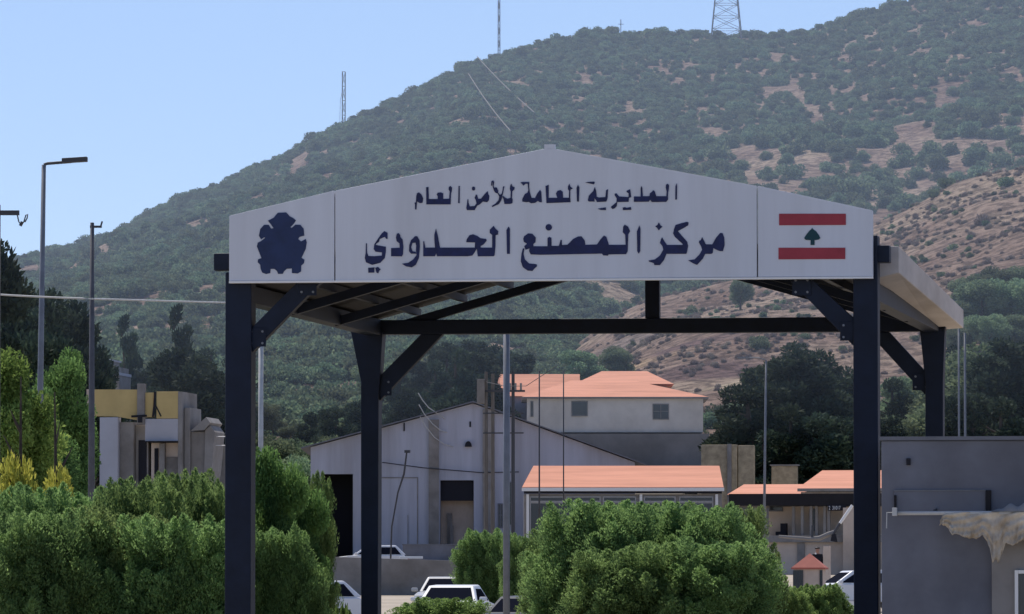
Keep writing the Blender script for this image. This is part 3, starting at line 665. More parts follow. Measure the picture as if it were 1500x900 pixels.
# ------------------------------------------------------------------ grey block building at the right
BY = 104.; bx0 = wx(1291, BY); gb = empty('block_building', (bx0, BY, 0), RZ); tag(gb, 'plain dark grey flat-roofed block building right of the gate', 'building')
s0 = sc(BY)
def L(px): return (px - 1291) / s0
def H(py): return wz(py, BY)
MB().box(0, 9, 0, 8, -.1, H(646)).build('wall', M_grey, gb, bevel=.02)
MB().box(-.03, 9.03, -.05, 8.03, H(646) + .003, H(643) + .03).build('parapet_cap', M_greyl, gb)
MB().box(L(1453), 9, -.12, -.003, -.1, H(785)).build('plaster_bay', M_lplaster, gb, bevel=.01)
d = MB().box(L(1487), L(1492), -.19, -.122, 0, H(836)); d.box(L(1492.2), L(1575), -.19, -.122, H(841), H(836)); df = d.build('door_frame', M_trim, gb)
MB().box(L(1492.5), L(1572), -.16, -.123, .02, H(841.5)).build('door', M_glass, df)
MB().box(L(1310), L(1444), -.035, -.003, H(752), H(719)).build('wall_panel', M_greyl if False else M_grey, gb, bevel=.006)
MB().box(L(1444.5), L(1452), -.09, -.003, H(750), H(719)).build('dark_edge', M_soffit, gb, bevel=.006)  # dark strips along the two side edges of the raised panel
MB().box(L(1310), L(1313.5), -.07, -.037, H(750), H(726)).build('dark_edge', M_soffit, gb, bevel=.006)
MB().box(L(1328), L(1334), -.06, -.003, H(682), H(672)).build('vent', M_dark, gb, bevel=.006)
MB().tube([(L(1310), -.05, H(719)), (L(1444), -.05, H(719))], .008, 6).build('wall_conduit', M_galv, gb)
# awning roller with its ragged canvas
aw = empty('torn_awning', (bx0, BY, 0), RZ); tag(aw, 'ragged beige awning canvas hanging from a steel tube on the grey block building', 'awning')
MB().tube([(L(1314), -.45, H(753)), (8, -.45, H(753))], .032, 12).build('roller_tube', M_palepole, aw, smooth=True)
MB().tube([(L(1313), 0, H(750)), (L(1313), -.45, H(750))], .03, 8).box(L(1311), L(1318), -.52, -.38, H(757), H(745)).build('bracket', M_palepole, aw, bevel=.008)
MB().tube([(L(1372), 0, H(747)), (L(1372), -.43, H(749))], .02, 8).build('bracket', M_dkpole, aw)
MB().tube([(L(1313), -.47, H(752)), (L(1303), -.47, H(752)), (L(1302.5), -.47, H(775))], .008, 6).build('crank_hook', M_palepole, aw)
rc = np.random.default_rng(3)
prof = [(1381, 770), (1384, 771), (1390, 772), (1398, 782), (1406, 784), (1416, 788), (1426, 790), (1436, 789), (1444, 784), (1450, 796), (1454, 808), (1458, 829), (1462, 818), (1466, 828), (1470, 812), (1476, 795), (1484, 800), (1492, 798), (1500, 793), (1520, 800), (1550, 796), (1600, 800)]
nx, nz = 110, 22; v = []; f = []
pxs = np.linspace(1381, 1600, nx); lo = np.interp(pxs, [a for a, b in prof], [b for a, b in prof]) + rc.normal(size=nx) * .7
for i in range(nx):
    topy = 758 - 6 * min(1, (pxs[i] - 1381) / 8) + (6 if pxs[i] < 1384 else 0)
    for j in range(nz):
        t = j / (nz - 1); py = topy + (lo[i] - topy) * t
        yy = -.45 + .05 * math.sin(pxs[i] * .32 + 3 * t) * t + .035 * math.sin(pxs[i] * .9 + 5 * t) * t - .05 * t + .02 * math.sin(t * 20 + pxs[i] * .15)
        v.append((L(pxs[i]), yy - .035, H(py)))
for i in range(nx - 1):
    for j in range(nz - 1): a = i * nz + j; f.append((a, a + 1, a + nz + 1, a + nz))
o = MB().add(v, f).build('canvas', M_canvas, aw, smooth=True)
sm = o.modifiers.new('thick', 'SOLIDIFY'); sm.thickness = .012
v = []; f = []
for i in range(60):
    x = L(1455 + i * 2.5); hh = .07 + .03 * math.sin(i * .7) + .05 * min(1, i / 20)
    v += [(x, -.52, H(751)), (x, -.46, H(751) + hh * min(1, i / 8)), (x, -.3, H(751) + hh * .7 * min(1, i / 8)), (x, -.2, H(751))]
for i in range(59):
    for j in range(3): a = i * 4 + j; f.append((a, a + 1, a + 5, a + 4))
MB().add(v, f).build('rolled_canvas', M_lplaster, aw, smooth=True)

# ------------------------------------------------------------------ hangar
def bld(name, px, Yd, label, cat='building', zb=None):
    x = wx(px, Yd); z = gz(x, Yd) - .15 if zb is None else zb
    r = empty(name, (x, Yd, z), RZ); tag(r, label, cat); k = Yd / F
    return r, (lambda p: (p - px) * k), (lambda y: wz(y, Yd) - z)
def window(px0, px1, y0, y1, par, fx, fy, dep=0., frame=M_concrete, mull=True):
    fr = MB(); a, b, c, d = fx(px0), fx(px1), fy(y1), fy(y0); t = .07
    fr.box(a, b, dep - .05, dep - .003, d - t, d).box(a, b, dep - .09, dep - .003, c - t, c).box(a, a + t, dep - .05, dep - .003, c + .002, d - t - .002).box(b - t, b, dep - .05, dep - .003, c + .002, d - t - .002)
    if mull: fr.box((a + b) / 2 - .03, (a + b) / 2 + .03, dep - .045, dep - .003, c + .002, d - t - .002).box(a + t, b - t, dep - .04, dep - .003, (c + d) / 2 - .025, (c + d) / 2 + .025)
    w_ = fr.build('window', frame, par); MB().box(a + t, b - t, dep - .02, dep - .004, c + .003, d - t - .003).build('pane', M_glass, w_)
hg, hx, hy = bld('hangar', 450, 420, 'large grey sheet-metal hangar with a shallow gable roof and open bays')
hg.rotation_euler.z = 0
ap = (693, 590); le = (452, 655); re = (935, 678); D0 = 26
def roofy(px): return ap[1] + (ap[0] - px) * (le[1] - ap[1]) / (ap[0] - le[0]) if px < ap[0] else ap[1] + (px - ap[0]) * (re[1] - ap[1]) / (re[0] - ap[0])
def wall_piece(p0, p1, ytop0=None, ybot=None):
    ts = [p0] + ([ap[0]] if p0 < ap[0] < p1 else []) + [p1]
    pts = [(hx(p), hy(roofy(p) + 1.5 if ytop0 is None else ytop0)) for p in ts]
    zb_ = -.3 if ybot is None else hy(ybot)
    return pts + [(hx(p1), zb_), (hx(p0), zb_)]
mb = MB()
for a in ((455, 470), (517, 645), (694, 930)): mb.prism(wall_piece(*a), 0, .25)
mb.prism(wall_piece(470, 517, None, 695), .001, .25); mb.prism(wall_piece(645, 694, None, 704), .001, .25)
mb.box(hx(455), hx(455) + .25, .25, D0, -.3, hy(660)); mb.box(hx(930) - .25, hx(930), .25, D0, -.3, hy(680)); mb.box(hx(455), hx(930), D0, D0 + .2, -.3, hy(660) )
mb.build('wall', M_metalwall, hg)
for a, b in ((le, ap), (ap, re)):
    ex = -.5 if a is le else 0; ex2 = .5 if b is re else 0; sl = (b[1] - a[1]) / (b[0] - a[0])
    p0 = a[0] + ex * 22; p1 = b[0] + ex2 * 22
    z0 = hy(a[1] + sl * ex * 22); z1 = hy(b[1] + sl * ex2 * 22); x0, x1 = hx(p0), hx(p1)
    mb = MB(); mb.hexa([(x0, -.5, z0), (x1, -.5, z1), (x1, D0 + .5, z1), (x0, D0 + .5, z0), (x0, -.5, z0 + .08), (x1, -.5, z1 + .08), (x1, D0 + .5, z1 + .08), (x0, D0 + .5, z0 + .08)])
    mb.build('roof', M_greyl, hg)
MB().box(hx(628), hx(643), -.3, -.003, -.3, hy(615)).build('pilaster', M_concrete, hg)
MB().box(hx(707), hx(722), -.25, -.003, -.3, hy(600)).build('pilaster', M_lplaster, hg)
MB().box(hx(470.5), hx(516.5), 3.0, 3.1, -.3, hy(694)).build('bay_shade', M_dark, hg)  # black sheet painting the shade inside the open bay
MB().box(hx(645.5), hx(693.5), .28, .36, hy(734), hy(704.5)).build('dark_band', M_dark, hg)  # dark band across the top of the doorway
MB().box(hx(645.5), hx(693.5), 1.3, 1.4, -.3, hy(733)).build('lit_inner_wall', M_beige, hg)  # pale colour stands for sunlight on the wall inside the doorway
MB().box(hx(655), hx(662), 1.1, 1.28, -.2, hy(752)).box(hx(659), hx(664), .9, 1.2, -.2, hy(770)).build('stored_post', M_concrete, hg)
dr = MB().box(hx(556), hx(597), -.05, -.003, -.2, hy(756)); dr.build('door', M_metalwall, hg)
MB().box(hx(553), hx(612), -.04, -.003, hy(701), hy(699.5)).box(hx(611), hx(612.5), -.04, -.003, -.2, hy(699.5)).box(hx(597), hx(598), -.06, -.003, -.2, hy(755)).build('cladding_seam', M_concrete, hg)
window(729, 737, 738, 772, hg, hx, hy, 0, M_greyl); window(745, 753, 706, 768, hg, hx, hy, 0, M_greyl)
MB().box(hx(687.5), hx(690), -.06, -.003, hy(626), hy(618)).build('vent', M_dark, hg)
cap = [(hx(686) + .5 * math.cos(t) * .45, hy(655) + .36 * math.sin(t)) for t in np.linspace(0, math.pi, 10)]
MB().prism(cap, -.3, -.003).build('vent_hood', M_dark, hg)
MB().box(hx(591), hx(593), -.1, -.003, hy(632), hy(620)).build('wall_bracket', M_dark, hg)
for pts in ([(613, 577), (619, 587), (628, 598), (640, 606), (652, 614)], [(614, 594), (622, 608), (634, 622), (645, 631), (655, 634)], [(616, 612), (624, 626), (636, 641), (650, 651), (664, 655)]):
    o = MB().tube([(hx(a), -.9 + .2 * i, hy(b)) for i, (a, b) in enumerate(pts)], .032, 6).build('hanging_cable', M_palepole, hg)
MB().tube([(hx(560), -.35, hy(678)), (hx(620), -.4, hy(686)), (hx(705), -.35, hy(693)), (hx(760), -.35, hy(692))], .035, 6).build('wall_cable', M_dkpole, hg)
# low block wall before the hangar
k, kx, ky = bld('block_wall', 590, 395, 'short dark grey block wall in front of the hangar doorway', 'wall')
MB().box(0, kx(673), 0, .3, -.2, ky(799)).build('wall_face', M_grey, k); MB().box(-.03, kx(673) + .03, -.03, .33, ky(799) + .003, ky(797.5)).build('coping', M_greyl, k)

# ------------------------------------------------------------------ tiled house on the slope
hs, ax, ay = bld('tiled_house', 772, 550, 'grey rendered house with an orange hipped roof on the slope behind the hangar', 'house')
hs.rotation_euler.z = 0
W = ax(1030); Dp = 11.; ze = ay(582)
MB().box(0, W, 0, Dp, ay(634), ze).build('wall', M_housewall, hs, bevel=.03)
MB().box(-1.2, W + .5, -.6, Dp, -3, ay(636)).build('basement_wall', M_base, hs)
o_ = .45; rzv = ay(554)
rf = MB(); e0, e1, f0, f1 = -o_, W + o_, -o_, Dp + o_; r0, r1 = ax(838), ax(928)
rf.add([(e0, f0, ze), (e1, f0, ze), (e1, f1, ze), (e0, f1, ze), (r0, Dp / 2, rzv), (r1, Dp / 2, rzv)], [(0, 1, 5, 4), (1, 2, 5), (2, 3, 4, 5), (3, 0, 4), (3, 2, 1, 0)])
rfo = rf.build('roof', M_roof, hs)
r2 = MB(); q0, q1, g0, g1, ze2 = ax(842), ax(990), 6.2, 16., ay(559)
r2.add([(q0, g0, ze2), (q1, g0, ze2), (q1, g1, ze2), (q0, g1, ze2), (ax(884), 11, ay(537)), (ax(952), 11, ay(537))], [(0, 1, 5, 4), (1, 2, 5), (2, 3, 4, 5), (3, 0, 4), (3, 2, 1, 0)])
r2.build('upper_roof', M_roof, hs); MB().box(q0 + .4, q1 - .4, Dp + .5, 15.6, 0, ze2 - .003).build('rear_wall', M_housewall, hs)
MB().box(e0, e1, f0, f1, ze - .14, ze - .003).build('eave_board', M_concrete, rfo)
window(837, 861, 588, 609, hs, ax, ay, mull=False); window(956, 980, 592, 614, hs, ax, ay); window(777, 781.5, 588, 610, hs, ax, ay, mull=False)
# rear wing with its own roof
h2, cx2, cy2 = bld('tiled_house', 727, 562, 'pale house with a low orange roof just left of the larger tiled house', 'house')
h2.rotation_euler.z = 0
MB().box(0, cx2(850), 0, 8, 0, cy2(581)).build('wall', M_white, h2)
rf = MB(); a0, a1 = -.3, cx2(850); rf.add([(a0 + .6, -.4, cy2(581)), (a1, -.4, cy2(581)), (a1, 8.4, cy2(581)), (a0, 8.4, cy2(581)), (a0 + .6, 4, cy2(546)), (a1, 4, cy2(546))], [(0, 1, 5, 4), (1, 2, 5), (2, 3, 4, 5), (3, 0, 4), (3, 2, 1, 0)])
rf.build('roof', M_roof, h2)

# ------------------------------------------------------------------ long low tiled building
lb, lx, ly = bld('office_block', 765, 400, 'long low office building with an orange tiled roof above the hedge', 'building')
lb.rotation_euler.z = 0
W = lx(1060)
MB().box(0.1, W - .1, .4, 9, -.2, ly(724)).build('wall', M_lplaster, lb)
rf = MB(); x0, x1 = 0, W
rf.hexa([(x0, 0, ly(717)), (x1, 0, ly(717)), (x1 - .1, 5, ly(683)), (x0 + .7, 5, ly(683)), (x0, 0, ly(714)), (x1, 0, ly(714)), (x1 - .1, 5, ly(680)), (x0 + .7, 5, ly(680))])
rf.hexa([(x0 + .7, 5.01, ly(683)), (x1 - .1, 5.01, ly(683)), (x1, 10, ly(712)), (x0, 10, ly(712)), (x0 + .7, 5.01, ly(680)), (x1 - .1, 5.01, ly(680)), (x1, 10, ly(709)), (x0, 10, ly(709))])
ro = rf.build('roof', M_roof, lb); MB().box(x0 - .03, x1 + .03, -.06, -.003, ly(720), ly(715)).build('fascia_board', M_trim, ro)
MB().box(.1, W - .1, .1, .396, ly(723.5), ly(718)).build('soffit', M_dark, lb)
def strip(p0, p1, y0, y1): window(p0, p1, y0, y1, lb, lx, ly, .4, M_greyt, False)
for p0, p1 in ((776, 826), (829, 880), (883, 932), (943, 990), (995, 1045)): strip(p0, p1, 727.5, 734)
for p0, p1 in ((776, 805), (807, 840), (842, 880), (883, 932), (943, 990), (995, 1045)): strip(p0, p1, 736, 797)
for p in (771, 937, 1048): MB().box(lx(p), lx(p + 4), .2, .396, -.2, ly(724.5)).build('pillar', M_trim, lb)
# ------------------------------------------------------------------ two tiled sheds and the customs building behind the right post
def shed(px0, px1, yb, yt, Yd, label, skew=0.):
    r, fx, fy = bld('tiled_shed', px0, Yd, label, 'shed'); W = fx(px1)
    MB().box(.15, W - .15, .5, 6, -.2, fy(yb + 3)).build('wall', M_concrete, r)
    m_ = MB(); m_.hexa([(0, 0, fy(yb)), (W, 0, fy(yb)), (W, 6.5, fy(yt + 2)), (skew, 6.5, fy(yt + 2)), (0, 0, fy(yb - 2)), (W, 0, fy(yb - 2)), (W, 6.5, fy(yt)), (skew, 6.5, fy(yt))])
    ro = m_.build('roof', M_roof, r); MB().box(0, W, -.05, -.003, fy(yb + 2.5), fy(yb - 2)).build('fascia_board', M_concrete, ro)
shed(1065, 1176, 727, 707, 405, 'lower tiled shed between the long office building and the taller shed', .3)
shed(1168, 1330, 718, 686, 385, 'taller tiled shed partly behind the right gate post', .8)
cb, fx, fy = bld('customs_building', 1118, 330, 'beige concrete two-storey customs building with an open upper gallery behind the kiosk')
W = fx(1330)
MB().box(0, W, 0, 7, -.2, fy(792)).build('wall', M_beige, cb)
MB().box(-.1, W, -.25, -.003, fy(795), fy(785)).build('floor_slab', M_concrete, cb)
MB().box(.1, W, 1.6, 1.8, fy(784.5), fy(742)).build('gallery_wall', M_beige, cb)
MB().box(-1.7, W, -.4, 7.2, fy(741.5), fy(724)).build('roof_slab', M_soffit, cb)
cm = [1119, 1160, 1173, 1186, 1194, 1206, 1212]
for p in cm: MB().box(fx(p), fx(p + 4), .05, .3, fy(784.5), fy(742)).build('column', M_lplaster if p not in (1160, 1194) else M_concrete, cb)
window(1121, 1142, 739, 747, cb, fx, fy, 1.6, M_greyl, False)
MB().box(fx(1134), fx(1150), .6, 1.2, fy(784.4), fy(779)).box(fx(1141), fx(1150), .62, 1.18, fy(779), fy(767)).build('stored_box', M_dark, cb)
MB().box(fx(1168), fx(1179), -.1, -.003, -.2, fy(796)).build('pilaster', M_concrete, cb)
window(1181, 1190, 745, 776, cb, fx, fy, 1.6, M_greyl)
MB().box(fx(1238), fx(1256), -1.0, -.3, -.2, fy(745)).build('stair_tower', M_beige, cb)
sg = MB().box(fx(1214), fx(1241), -.46, -.41, fy(749), fy(740.5)).build('sign_plate', M_dark, cb)
cu = bpy.data.curves.new('sign_text', 'FONT'); cu.body = '2  31017'; cu.size = .27; cu.extrude = .004; cu.align_x = 'LEFT'
to = bpy.data.objects.new('sign_text', cu); COL.objects.link(to); to.rotation_euler = (R(90), 0, 0); to.location = (fx(1215), -.466, fy(748)); to.scale = (.62, 1, 1)
bpy.context.view_layer.update()
me = bpy.data.meshes.new_from_object(to); bpy.data.objects.remove(to); me.materials.clear(); me.materials.append(M_trim)
me.transform(Matrix.Translation((fx(1215.5), -.466, fy(747.6))) @ Matrix.Rotation(R(90), 4, 'X') @ Matrix.Diagonal((.62, 1, 1, 1)))
link('sign_text', me, None, sg)
# raised boom barrier
b, fx, fy = bld('boom_barrier', 1212, 235, 'raised boom barrier with a pale arm and dark counterweight beside the kiosk', 'barrier')
MB().box(fx(1206), fx(1216), -.15, .15, 0, fy(800)).build('cabinet', M_beige, b, bevel=.02)
MB().tube([(fx(1140), 0, fy(786)), (fx(1185), 0, fy(790)), (fx(1200), 0, fy(789)), (fx(1214), 0, fy(783)), (fx(1222), 0, fy(780))], [.05, .07, .09, .09, .08], 8).build('support_bar', M_concrete, b)
MB().tube([(fx(1219), -.12, fy(786)), (fx(1231), -.12, fy(767))], .05, 8).build('arm_base', M_dkpole, b)
MB().tube([(fx(1231), -.12, fy(767)), (fx(1249), -.12, fy(741))], .055, 8).build('arm', M_trim, b)
MB().prism([(fx(1219), fy(783)), (fx(1225), fy(783)), (fx(1227), fy(795)), (fx(1217), fy(793))], -.2, -.05).build('counterweight', M_dark, b, bevel=.015)
MB().tube([(fx(1190), 0, fy(770)), (fx(1189), 0, fy(788))], .045, 6).build('bracket', M_dkpole, b)

# ------------------------------------------------------------------ kiosk and person
kk, fx, fy = bld('guard_kiosk', 1186, 200, 'small guard kiosk with a red pyramid roof behind the low hedge', 'kiosk')
hw = fx(1207); z1 = fy(832)
MB().box(-hw, hw, -hw, hw, 0, z1 - .003).build('wall', M_beige, kk, bevel=.01)
e = fx(1210.5)
ro = MB().add([(-e, -e, z1), (e, -e, z1), (e, e, z1), (-e, e, z1), (0, 0, fy(811))], [(0, 1, 4), (1, 2, 4), (2, 3, 4), (3, 0, 4), (3, 2, 1, 0)]).build('roof', M_kroof, kk)
MB().box(-e - .01, e + .01, -e - .01, e + .01, z1 - .05, z1 - .002).build('eave', M_kroof, ro)
for x0, x1 in ((1164, 1178), (1203, 1206.5)):
    w_ = MB().box(fx(x0), fx(x1), -hw - .02, -hw - .003, fy(870), z1 - .08).build('window', M_glass, kk)
    for q in np.linspace(fx(x0), fx(x1), 4 if x1 - x0 > 5 else 2): MB().box(q - .01, q + .01, -hw - .035, -hw - .021, fy(870), z1 - .08).build('bar', M_dkpole, w_)
def person(px, Yd, label, face=0.):
    x = wx(px, Yd); z = gz(x, Yd); r = empty('person', (x, Yd, z), face); tag(r, label, 'person')
    def skin(name, verts, edges, rad, m, root=0, sub=2):
        me = bpy.data.meshes.new(name); me.from_pydata(verts, edges, []); o = link(name, me, m, r)
        sk = o.modifiers.new('skin', 'SKIN'); sk.use_smooth_shade = True
        for i, q in enumerate(rad): me.skin_vertices[0].data[i].radius = q if isinstance(q, tuple) else (q, q)
        me.skin_vertices[0].data[root].use_root = True
        su = o.modifiers.new('sub', 'SUBSURF'); su.levels = su.render_levels = sub; return o
    V = [(0, 0, .95), (0, 0, 1.12), (0, .01, 1.36), (0, 0, 1.5), (0, -.01, 1.58), (0, -.02, 1.68), (0, -.01, 1.77), (.18, 0, 1.42), (.24, .03, 1.14), (.25, -.08, .92), (.25, -.1, .82), (-.18, 0, 1.42), (-.24, .03, 1.14), (-.25, -.08, .92), (-.25, -.1, .82),
         (.09, 0, .9), (.11, -.01, .5), (.11, .02, .1), (.12, -.12, .04), (-.09, 0, .9), (-.11, -.02, .5), (-.11, .0, .1), (-.12, -.14, .04)]
    E = [(0, 1), (1, 2), (2, 3), (3, 4), (4, 5), (5, 6), (2, 7), (7, 8), (8, 9), (9, 10), (2, 11), (11, 12), (12, 13), (13, 14), (0, 15), (15, 16), (16, 17), (17, 18), (0, 19), (19, 20), (20, 21), (21, 22)]
    RD = [(.16, .11), (.15, .1), (.18, .12), (.06, .06), .075, .095, .07, .065, .048, .036, .03, .065, .048, .036, .03, .09, .062, .045, .04, .09, .062, .045, .04]
    skin('body', V, E, RD, M_skin)
    TV = [(0, 0, .92), (0, 0, 1.12), (0, .01, 1.36), (0, 0, 1.47), (.18, 0, 1.42), (.24, .03, 1.14), (.25, -.07, .96), (-.18, 0, 1.42), (-.24, .03, 1.14), (-.25, -.07, .96), (.09, 0, .88), (.11, -.01, .5), (.11, .02, .12), (-.09, 0, .88), (-.11, -.02, .5), (-.11, 0, .12)]
    TE = [(0, 1), (1, 2), (2, 3), (2, 4), (4, 5), (5, 6), (2, 7), (7, 8), (8, 9), (0, 10), (10, 11), (11, 12), (0, 13), (13, 14), (14, 15)]
    skin('clothing', TV, TE, [(.18, .13), (.165, .12), (.195, .14), (.075, .075), .08, .06, .048, .08, .06, .048, .105, .076, .06, .105, .076, .06], M_cloth)
    skin('hair', [(0, .0, 1.66), (0, .0, 1.78)], [(0, 1)], [.135, .125], M_hair)
    skin('collar', [(-.05, -.06, 1.5), (-.13, -.03, 1.47)], [(0, 1)], [.05, .045], M_shirt, sub=1)
    return r
person(1197, 278, 'person with black hair in dark clothes standing behind the red-roofed kiosk', .3)

# ------------------------------------------------------------------ walls on the forecourt
rw, fx, fy = bld('retaining_wall', 440, 260, 'long low grey retaining wall behind the parked white cars', 'wall')
rw.rotation_euler = (0, 0, R(2)); W = fx(676)
MB().hexa([(-3, 0, -.4), (W, 0, -.4), (W, .35, -.4), (-3, .35, -.4), (-3, 0, fy(811)), (W, 0, fy(822)), (W, .35, fy(822)), (-3, .35, fy(811))]).build('wall_face', M_concrete, rw, bevel=.02)
pl, fx, fy = bld('coping_highlight', 586, 262, 'white plank added for the sunlit coping of the retaining wall', 'highlight')  # added strip: its white colour stands for sun on the wall's coping
pl.location.z = wz(818.6, 260.2); pl.rotation_euler.z = R(2); pl.location.y = 260.9
MB().box(0, fx(620), -.25, .05, 0, .09).build('highlight_strip', M_trim, pl, bevel=.01)
# vehicles
def car(px, Yd, rz, label, paint, kind='sedan', zoff=0.):
    x = wx(px, Yd); z = gz(x, Yd) + zoff; r = empty('parked_car', (x, Yd, z), rz); tag(r, label, 'car')
    wd = .88
    if kind == 'sedan':
        lower = [(-2.15, .35), (-2.2, .62), (-2.1, .84), (-1.0, .95), (1.25, .95), (2.1, .9), (2.2, .6), (2.15, .33)]; gh = [(-1.05, .93), (-.35, 1.40), (.75, 1.43), (1.55, .95)]
    elif kind == 'suv':
        lower = [(-2.2, .4), (-2.25, .75), (-2.15, .98), (-1.1, 1.08), (2.05, 1.08), (2.25, .8), (2.2, .4)]; gh = [(-1.15, 1.06), (-.5, 1.66), (1.7, 1.70), (2.1, 1.07)]
    else:
        lower = [(-1.9, .35), (-1.95, .62), (-1.85, .84), (-.95, .95), (1.6, .97), (1.85, .7), (1.85, .35)]; gh = [(-1.0, .93), (-.25, 1.44), (1.2, 1.45), (1.7, .96)]
    mb = MB()
    for prof_, w0, w1 in ((lower, wd, wd),):
        mb.prism(prof_, -wd, wd)
    zmn = gh[0][1]
    def gy(z): return wd - .05 - .20 * (z - zmn) / .5
    n = len(gh); vs = [(a, -gy(b), b) for a, b in gh] + [(a, gy(b), b) for a, b in gh]
    mb.add(vs, [tuple(range(n)), tuple(range(2 * n - 1, n - 1, -1))] + [(i, i + n, (i + 1) % n + n, (i + 1) % n) for i in range(n)])
    mb.build('body', paint, r, bevel=.06)
    def sidewin(s):
        a, b, c, d = gh; t = .1
        zt = min(b[1], c[1]) - .09; zb_ = zmn + .06
        q = [(a[0] + .25, zb_), (b[0] + .08, zt), (c[0] - .04, zt), (d[0] - .25, zb_)]
        m_ = MB(); m_.add([(p, s * (gy(h) + .008), h) for p, h in q] + [(p, s * (gy(h) - .02), h) for p, h in q], [(0, 1, 2, 3), (7, 6, 5, 4), (0, 4, 5, 1), (1, 5, 6, 2), (2, 6, 7, 3), (3, 7, 4, 0)]); m_.build('side_window', M_carglass, r)
    sidewin(1); sidewin(-1)
    def endwin(p, q, nm):
        v0 = Vector((p[0], 0, p[1])); v1 = Vector((q[0], 0, q[1])); d_ = (v1 - v0); nrm = Vector((-d_.z, 0, d_.x)).normalized()
        if nrm.z < 0: nrm = -nrm
        A = v0 + d_ * .12; B = v0 + d_ * .86; vs = []
        for o_, P_ in ((.01, A), (.01, B), (-.02, B), (-.02, A)):
            for s in (-1, 1): vs.append((P_.x + nrm.x * o_, s * (gy(P_.z) - .1), P_.z + nrm.z * o_))
        MB().add(vs, [(0, 1, 3, 2), (2, 3, 5, 4), (4, 5, 7, 6), (6, 7, 1, 0), (0, 2, 4, 6), (1, 7, 5, 3)]).build(nm, M_carglass, r)
    endwin(gh[0], gh[1], 'windscreen'); endwin(gh[3], gh[2], 'rear_window')
    xf = lower[1][0]; xb = max(p for p, h in lower)
    for s in (-1, 1):
        for xw in (xf + .85, xb - .8):
            t_ = MB().tube([(xw, s * (wd - .2), .33), (xw, s * (wd + .012), .33)], .33, 20).build('wheel', M_tyre, r)
            MB().tube([(xw, s * (wd + .0125), .33), (xw, s * (wd + .02), .33)], .2, 14).build('rim', M_carsilver, t_)
        MB().box(xf - .02, xf + .12, min(s * .5, s * .84), max(s * .5, s * .84), .62, .76).build('headlight', M_lamp, r, bevel=.02)
        MB().box(xb - .1, xb + .02, min(s * .55, s * .84), max(s * .55, s * .84), .68, .84).build('tail_light', M_tail, r, bevel=.02)
        MB().box(gh[0][0] + .12, gh[0][0] + .24, min(s * wd, s * (wd + .2)), max(s * wd, s * (wd + .2)), .96, 1.08).build('mirror', paint, r, bevel=.03)
    MB().box(xf - .03, xf - .003, -.5, .5, .42, .58).build('grille', M_tyre, r)
    MB().box(xf - .035, xf - .004, -.24, .24, .34, .41).build('plate', M_carwhite, r)
    return r
car(664, 185, R(82), 'white saloon parked nearest, half hidden by the low bush right of the rear gate post', M_carwhite, 'sedan')
car(656, 212, R(84), 'dark-windowed pale estate car parked just behind the nearest white saloon', M_carsilver, 'hatch', -.12)
car(545, 330, R(2), 'white hatchback whose cabin shows above the retaining wall', M_carwhite, 'hatch')
car(438, 192, R(20), 'white car mostly hidden behind the tall bushes by the left gate post', M_carwhite, 'hatch')
car(1255, 222, R(14), 'white car parked behind the right gate post beside the kiosk', M_carwhite, 'sedan')
car(772, 178, R(70), 'dark car parked in the shade of the large bush', M_cardark, 'sedan', -.2)

# ------------------------------------------------------------------ yellow-topped building at the left
yb, fx, fy = bld('checkpoint_building', 127, 300, 'half-demolished two-storey block with a faded yellow parapet band and white column', 'building')
def B(a, b, y0, y1, d0, d1, nm, m, par=None): return MB().box(fx(a), fx(b), d0, d1, fy(y1), fy(y0)).build(nm, m, par or yb, bevel=.01)
MB().prism([(fx(136), fy(571)), (fx(206), fy(571.5)), (fx(206), fy(617)), (fx(172), fy(611)), (fx(136), fy(610))], 0, .3).build('yellow_band', M_yellow, yb)
B(213, 226, 576, 612, .05, .3, 'yellow_band', M_yellow); B(231, 263, 574.5, 614, 0, .3, 'yellow_band', M_yellow)
B(127, 134.5, 571, 640, -.1, .2, 'corner_post', M_beige); B(203, 214, 563, 622, -.15, .25, 'pier', M_concrete); B(263.2, 269, 575, 720, 0, 3.5, 'side_wall', M_concrete)
B(147, 174, 612, 760, -.1, .6, 'white_column', M_white); B(174.5, 195, 619, 760, .3, 3, 'wall', M_concrete); B(195.5, 214, 623, 760, .7, 3, 'wall', M_lplaster)
B(200, 212, 645, 760, .66, .698, 'opening_shade', M_dark)  # near-black panel on the wall face paints the shade within an opening
B(214, 263, 614.5, 647, 0, .25, 'canopy_face', M_white); MB().hexa([(fx(214), -.3, fy(648.5)), (fx(263), -.3, fy(648.5)), (fx(263), 3, fy(648.5)), (fx(214), 3, fy(648.5)), (fx(214), -.3, fy(647.2)), (fx(263), -.3, fy(647.2)), (fx(263), 3, fy(647.2)), (fx(214), 3, fy(647.2))]).build('canopy_slab', M_soffit, yb)
B(218, 262, 649, 760, .8, 3, 'wall', M_beige); B(223, 229, 657, 760, .76, .798, 'opening_shade', M_dark); B(241, 262, 670, 760, .72, .796, 'grey_panel', M_concrete)  # second painted opening, then a grey panel low on the beige wall
B(232, 240, 650, 760, .5, .79, 'pier', M_lplaster)
B(270, 278.5, 598, 760, .4, 3, 'pier', M_lplaster)
MB().prism([(fx(280), fy(632)), (fx(303), fy(612)), (fx(309), fy(620)), (fx(300), fy(631))], .3, 3.2).build('sloping_slab', M_lplaster, yb)
MB().prism([(fx(279), fy(633)), (fx(300), fy(633)), (fx(297), fy(760)), (fx(279), fy(760))], .6, 3).build('wall', M_concrete, yb)
MB().prism([(fx(300.5), fy(631)), (fx(308), fy(624)), (fx(315), fy(634)), (fx(310), fy(690)), (fx(297.5), fy(760))], .5, 2.8).build('wall', M_lplaster, yb)
MB().box(0, fx(315), 3.05, 6, -.2, fy(650)).build('rear_block', M_concrete, yb)
